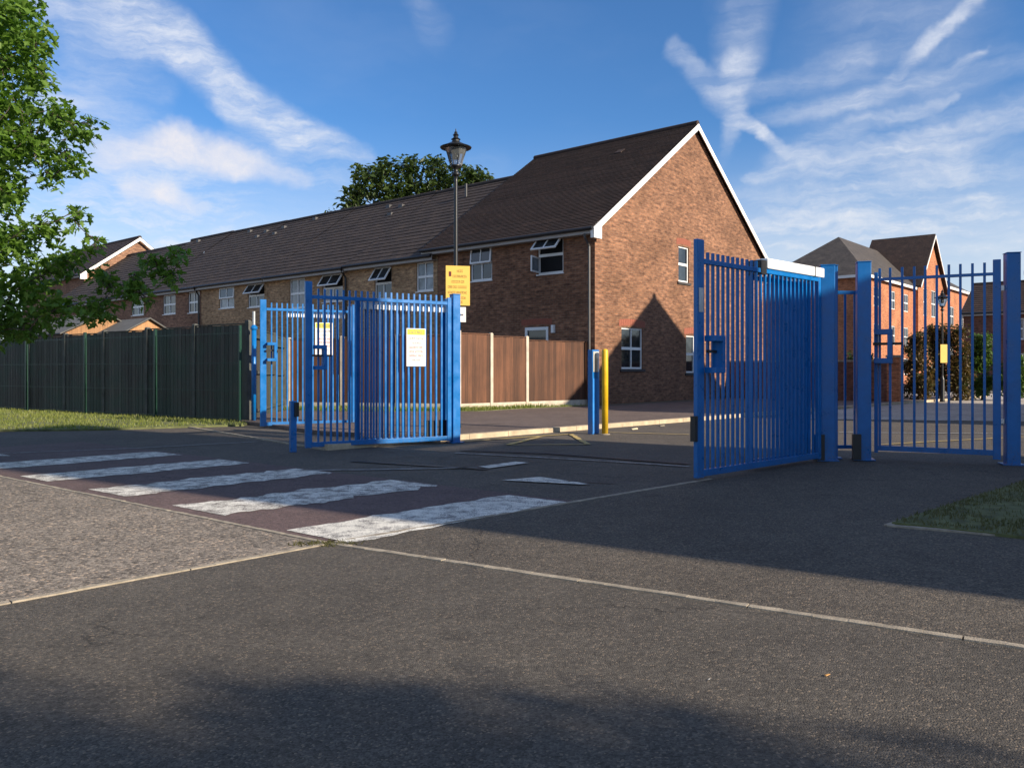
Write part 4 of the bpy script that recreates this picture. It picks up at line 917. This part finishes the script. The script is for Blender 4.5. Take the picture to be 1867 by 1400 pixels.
MB().fbox(FY, -.09, .15, -.002, .003, 2.05+zo, 2.33+zo).build('sign_plate', M['sign_w'], wsn); MB().fbox(FY, .03, .10, .0032, .005, 2.17+zo, 2.20+zo).build('sign_mark', M['ink_g'], wsn)
FY2 = Frame(G(1718, 733)+Vector((.02, -.06, 0)), (.97, .2), (.2, -.97)); y2 = thing('yellow_sign', FY2.P(0, 0, 1.5), 'small yellow notice on the short street lamp among the shrubs', 'sign')
MB().fbox(FY2, -.14, .14, 0, .01, 1.42, 2.08).build('sign_plate', M['sign_y'], y2)

cb = G(1082, 791); cpz = thing('access_post', cb, 'tall slim blue access control post beside the yellow bollard', 'post')
cd_ = (math.cos(math.radians(-40)), math.sin(math.radians(-40))); cd_ = (.78, .626)
mb = MB(); mb.cbox(cb, .17, .12, 1.52, cd_); bevel(mb.build('cabinet', M['blue'], cpz), .006)
FCb = Frame(cb, cd_, (cd_[1], -cd_[0]))
MB().fbox(FCb, -.08, .08, .0615, .065, .02, 1.0).build('front_panel', M['blue2'], cpz); MB().fbox(FCb, -.07, .07, .0615, .067, 1.12, 1.49).build('keypad_plate', M['galv'], cpz)
MB().fbox(FCb, .0, .06, .068, .070, 1.36, 1.48).build('white_label', M['sign_w'], cpz)
yb = G(1103, 792); ybo = thing('yellow_bollard', yb, 'round yellow steel bollard right of the blue access post', 'bollard')
MB().lathe(yb, [(.057, 0), (.057, 1.49), (.05, 1.515), (.025, 1.53), (.005, 1.532)], 20).build('bollard_body', M['yellow'], ybo, smooth=True); MB().lathe(yb, [(.09, 0), (.09, .012), (.055, .016)], 16).build('base_ring', M['concrete'], ybo)

# garden wall and sheds
gw0 = G(1641, 736); FGW = Frame(gw0, DF, -DW); gwl = thing('garden_wall', gw0, 'low red brick garden wall with a sunlit end pier beyond the gates', 'wall')
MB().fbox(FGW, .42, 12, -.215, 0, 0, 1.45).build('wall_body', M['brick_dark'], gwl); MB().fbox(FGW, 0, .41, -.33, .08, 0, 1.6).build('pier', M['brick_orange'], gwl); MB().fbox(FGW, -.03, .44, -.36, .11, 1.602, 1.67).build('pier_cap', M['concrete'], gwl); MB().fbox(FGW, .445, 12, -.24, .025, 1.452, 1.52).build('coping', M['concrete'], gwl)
def shed(base, d, wdt, L, ev, rg, label):
    F = Frame(base, d, (d[1], -d[0])); r = thing('garden_shed', base, label, 'shed'); mb = MB()
    n = 12
    mb.fbox(F, 0, L, -wdt, 0, 0, ev); mb.quad(F.P(L, 0, ev), F.P(L, -wdt, ev), F.P(L, -wdt/2, rg)); mb.quad(F.P(0, 0, ev), F.P(0, -wdt, ev), F.P(0, -wdt/2, rg)); mb.build('walls', M['wood_pale'], r)
    rb = MB()
    for sg_ in (0, 1):
        oe = .12 if sg_ == 0 else -wdt-.12; rb.hexa([F.P(-.12, oe, ev-.05), F.P(L+.12, oe, ev-.05), F.P(L+.12, -wdt/2, rg+.02), F.P(-.12, -wdt/2, rg+.02), F.P(-.12, oe, ev-.01), F.P(L+.12, oe, ev-.01), F.P(L+.12, -wdt/2, rg+.06), F.P(-.12, -wdt/2, rg+.06)])
    rb.build('roof', M['felt'], r)
    MB().fbox(F, -.135, -.122, -.02, .06, ev-.1, ev).build('trim', M['white_board'], r); return r
shed(AT(262, 675, 26)*1+Vector((0, 0, -CAM_H)), tuple(DF)[:2], 2.4, 3.2, 2.25, 2.85, 'garden shed with a grey felt roof just over the dark fence, left')
shed(AT(318, 675, 25)*1+Vector((0, 0, -CAM_H)), tuple(DF)[:2], 1.6, 1.9, 2.2, 2.65, 'small timber shed with a sunlit pale gable peeping over the dark fence')

# ------------------------------------------------------------------ trees and shrubs
def leafmesh(s, kind=0):
    mb = MB()
    if kind == 0:   # lobed leaf, folded along the rib
        o = [(0, 0), (.10, .12), (.30, .16), (.20, .34), (.36, .52), (.16, .60), (.12, .84), (0, 1.0)]
        vs = [(0, y*s, 0) for _, y in o]+[(x*s, y*s, x*.35*s) for x, y in o]+[(-x*s, y*s, x*.35*s) for x, y in o]
        n = len(o); fs = []
        for i in range(n-1): fs += [(i, i+1, n+i+1, n+i), (i+1, i, 2*n+i, 2*n+i+1)]
        fs = [tuple(dict.fromkeys(f)) for f in fs]
        return vs, fs
    vs = [(0, 0, 0), (.26*s, .5*s, .08*s), (0, s, 0), (-.26*s, .5*s, .08*s)]; return vs, [(0, 1, 2), (0, 2, 3)]
def rot_leaf(droop=.5):
    a = R.uniform(0, 6.283); tilt = R.gauss(-.35*droop*2, .5); roll = R.uniform(-.9, .9)
    return Matrix.Rotation(a, 3, 'Z') @ Matrix.Rotation(tilt, 3, 'X') @ Matrix.Rotation(roll, 3, 'Y')
def foliage(clumps, per, s, kind=0, squash=.8):
    mb = MB(); vs0, fs0 = leafmesh(1.0, kind); out = []
    for (c, r) in clumps:
        nl = int(per*(r/.4)**2)
        for _ in range(nl):
            d = Vector((R.gauss(0, 1), R.gauss(0, 1), R.gauss(0, 1))).normalized()*(r*(R.random()**.45)); d.z *= squash
            rr = r*(.85+.5*noise.noise((c+d)*2.2/max(r, .1)*.4)); 
            if d.length > rr: continue
            q = c+d; sz = s*R.uniform(.65, 1.25); Mx = rot_leaf(); out.append((q, Mx, sz))
    for q, Mx, sz in out: mb.add([q+Mx @ (Vector(v)*sz) for v in vs0], fs0)
    return mb, out
def tree(name, base, clumps, label, per, s, mat, trunk_r, kind=0, group=None, leaf_parts=0, fork=.35, cat='tree'):
    r = thing(name, base, label, cat, group); base = Vector(base); top = max(c.z for c, _ in clumps)
    cen = sum((c for c, _ in clumps), Vector())/len(clumps); H = max(top*.8, 1)
    def tp(f): return Vector((base.x+(cen.x-base.x)*f*.25+.15*math.sin(f*5), base.y+(cen.y-base.y)*f*.25, base.z+H*f))
    MB().tube([tp(i/8) for i in range(9)], [trunk_r*(1.25 if i == 0 else 1-.85*i/8) for i in range(9)], 10).build('trunk', M['bark'], r, smooth=True)
    bb = MB()
    order = sorted(clumps, key=lambda q: math.hypot(q[0].x-base.x, q[0].y-base.y)); done = []
    for c, rad in order:
        dc = math.hypot(c.x-base.x, c.y-base.y); f = min(.95, max(fork, (c.z-base.z-.25*dc)/H)); a = tp(f); wr = trunk_r*.14
        near = [p for p in done if (p-c).length < dc*.75]
        if near: a = min(near, key=lambda p: (p-c).length); wr = trunk_r*.07
        m1 = a.lerp(c, .5)+Vector((R.uniform(-.1, .1), R.uniform(-.1, .1), .06*(c-a).length+R.uniform(-.05, .1)))
        bb.tube([a, m1, c], [wr, wr*.6, trunk_r*.025], 5); done.append(c)
        for _ in range(4):
            e = c+Vector((R.uniform(-1, 1), R.uniform(-1, 1), R.uniform(-.8, .6)))*rad*.8; bb.tube([m1.lerp(c, .6), c.lerp(e, .5)+Vector((0, 0, .05)), e], [trunk_r*.04, trunk_r*.03, trunk_r*.015], 4)
    bb.build('branches', M['bark'], r, uv=False)
    mb, out = foliage(clumps, per, s, kind)
    if leaf_parts:
        vis = [o_ for o_ in out if o_[0].y > 0 and o_[0].x/o_[0].y > -.61]; vis.sort(key=lambda o_: o_[0].y); sel = set(id(o_) for o_ in vis[:leaf_parts])
        vs0, fs0 = leafmesh(1.0, kind); one = MB().add(vs0, fs0).mesh('leaf', mat, uv=False); mb = MB()
        for o_ in out:
            q, Mx, sz = o_
            if id(o_) in sel:
                lo = place('leaf', one, r, q); lo.rotation_euler = Mx.to_euler(); lo.scale = (sz,)*3
            else: mb.add([q+Mx @ (Vector(v)*sz) for v in vs0], fs0)
    mb.build('crown', mat, r, uv=False, kind='stuff'); return r
LT = [(20,20,60),(60,75,48),(5,110,70),(75,140,38),(30,200,60),(108,205,42),(150,238,34),(60,262,58),(128,292,36),(5,300,70),(85,318,30),(15,365,42),(-60,60,90),(-70,200,90),(-80,340,90),(-70,480,90),
      (132,395,24),(85,418,36),(20,440,56),(172,448,20),(120,475,40),(60,505,56),(190,508,34),(0,560,64),(100,560,52),(182,562,38),(238,535,30),(252,505,20),(288,478,30),(325,465,20),(308,503,24),(265,558,12),(55,605,26),(10,600,46),(-60,590,70)]
cl_ = []
for (u, v, rp) in LT:
    for yy in (10.6, 11.5 if u < 120 else 10.9):
        p = AT(u+R.uniform(-8, 8), v+R.uniform(-8, 8), yy); cl_.append((p, rp*yy/1500*1.02))
LTb = Vector((-8.9, 11.3, 0))
for _ in range(46):
    a = R.uniform(0, 6.28); rr = R.uniform(.5, 3.6); z = R.uniform(2.4, 9.2); k = math.sqrt(max(.1, 1-((z-5.4)/4.4)**2)); p = LTb+Vector((rr*k*math.cos(a), rr*k*math.sin(a), z))
    if p.x/p.y > -.66: continue
    cl_.append((p, R.uniform(.5, .8)))
tree('oak_tree', LTb, cl_, 'leafy tree with bright lobed leaves overhanging from the left edge', 205, .12, M['leaf_oak'], .15, 0, leaf_parts=300, fork=.25)
# big tree behind the terrace
FTc = []
for (u, v, rp) in [(668,318,30),(655,355,28),(700,300,30),(700,345,38),(745,300,28),(745,340,45),(790,305,30),(790,345,45),(830,320,36),(865,318,22),(880,330,22),(850,345,40),(640,380,30),(720,385,50),(780,385,50),(840,380,45),(893,325,10)]:
    for yy in (50, 52.5): FTc.append((AT(u+R.uniform(-6, 6), v+R.uniform(-5, 5), yy), rp*yy/1500))
tree('broadleaf_tree', Vector((-5.6, 51.5, 0)), FTc, 'dark round-headed tree rising behind the terrace roof beside the lamp', 150/6, .42, M['leaf_far'], .35, 1)
tree('broadleaf_tree', Vector((-12.6, 60, 0)), [(AT(606, 392, 60), .7), (AT(612, 400, 60), .8), (AT(600, 402, 60), .6)], 'tip of a distant tree just showing above the terrace ridge', 40, .32, M['leaf_far'], .15, 1)
# trees outside the picture that shade the near ground
def shade_tree(pp, qq, zc, rad, n, label, seed):
    R.seed(seed); b_ = PQ(pp, qq); c = []
    for _ in range(n):
        d = Vector((R.gauss(0, 1), R.gauss(0, 1), R.gauss(0, 1))).normalized()*R.uniform(.3, 1)*rad; d.z *= 1.15; c.append((b_+Vector((0, 0, zc))+d, R.uniform(.45, .8)))
    tree('broadleaf_tree', b_, c, label, 120, .17, M['leaf_oak'], .2, 1)
shade_tree(15, 0.0, 6.6, 2.0, 120, 'leafy street tree behind the viewer, the one that darkens the nearest asphalt', 3)
shade_tree(12.5, 1.0, 5.0, 1.75, 110, 'smaller street tree behind the viewer to the right', 4)
R.seed(21)
def shrub(u, vt, vb, ru, Y, label, mat, per=230, s=.14):
    b_ = AT(u, HY, Y); b_.z = 0; ht = CAM_H-(vt-HY)/FPX*Y; rr = ru*Y/FPX; c = []
    for _ in range(int(26+16*rr)):
        z = R.uniform(.25, ht-.25); k = 1-.45*(z/ht)**2; a = R.uniform(0, 6.28); q = R.uniform(.1, 1)*rr*k*.85; c.append((b_+Vector((q*math.cos(a), q*math.sin(a)*.8, z)), R.uniform(.28, .45)))
    return tree('shrub', b_, c, label, per, s, mat, .05, 1, 'shrubs beyond the side gate', fork=.1, cat='shrub')
shrub(1672, 595, 735, 24, 30.5, 'shrub with orange sunlight put into its leaf colour, directly behind the brick pier', M['leaf_bush'])
shrub(1708, 590, 735, 22, 31.5, 'shrub with orange sunlight put into its leaf colour, right behind the short street lamp', M['leaf_bush'])
shrub(1745, 592, 735, 24, 31, 'broad shrub with orange sunlight put into its leaf colour, just right of the short street lamp', M['leaf_bush'])
shrub(1790, 600, 735, 22, 31.5, 'fresh green shrub near the right gate post', M['leaf_green'])
shrub(1850, 640, 735, 30, 31, 'low green shrub at the right edge behind the railing', M['leaf_green'])
shrub(1425, 640, 720, 42, 33, 'round dark shrub seen through the near folding gate', M['leaf_green'], 120)
shrub(1570, 640, 720, 30, 31.5, 'dark shrub topping the garden wall left of the side gate', M['leaf_far'])
shrub(415, 584, 640, 26, 19.6, 'ivy mound draped on the near end of the dark fence', M['leaf_far'], 70, .09)
# weeds and litter
def weed(u, v, r_, label, mat='grass_bl', n=90, h=.06):
    p = G(u, v, .01); mb = MB()
    for _ in range(n):
        a = R.uniform(0, 6.28); q = r_*R.random()**.6; x = p.x+q*math.cos(a)*1.5; y = p.y+q*math.sin(a)*.5; hh = h*R.uniform(.4, 1.2)
        mb.add([(x-.005, y, .005), (x+.005, y, .005), (x+R.uniform(-.04, .04), y+R.uniform(-.03, .03), hh)], [(0, 1, 2)])
    return mb.build('weeds', M[mat], None, uv=False, label=label, cat='weeds', kind='stuff')
weed(592, 991, .16, 'tuft of weeds where the edgings meet', 'grass_dk', 160, .035)
def litter(name, u, v, c, s, label, cat):
    p = G(u, v, .008); mb = MB(); F = Frame(p, (.8, .5), (.5, -.8)); mb.hexa([F.P(0, 0, 0), F.P(s, .1*s, 0), F.P(s*1.1, .5*s, .004), F.P(.1*s, .45*s, 0), F.P(.1*s, .1*s, .15*s), F.P(s*.9, .1*s, .18*s), F.P(s, .45*s, .25*s), F.P(.15*s, .4*s, .12*s)])
    return mb.build(name, simple(name+'_surface', c, .7, .1), None, label=label, cat=cat)
litter('fallen_leaf', 1502, 1231, (.55, .28, .08), .022, 'small orange fallen leaf on the foreground asphalt', 'leaf')
litter('paper_scrap', 1290, 1238, (.6, .58, .52), .012, 'tiny pale scrap on the foreground asphalt', 'litter')
litter('stone', 1148, 783, (.6, .5, .33), .14, 'pale stone in the gutter right of the yellow bollard', 'stone')
litter('stone', 1200, 777, (.2, .17, .12), .12, 'dark stone in the gutter farther right of the bollard', 'stone')
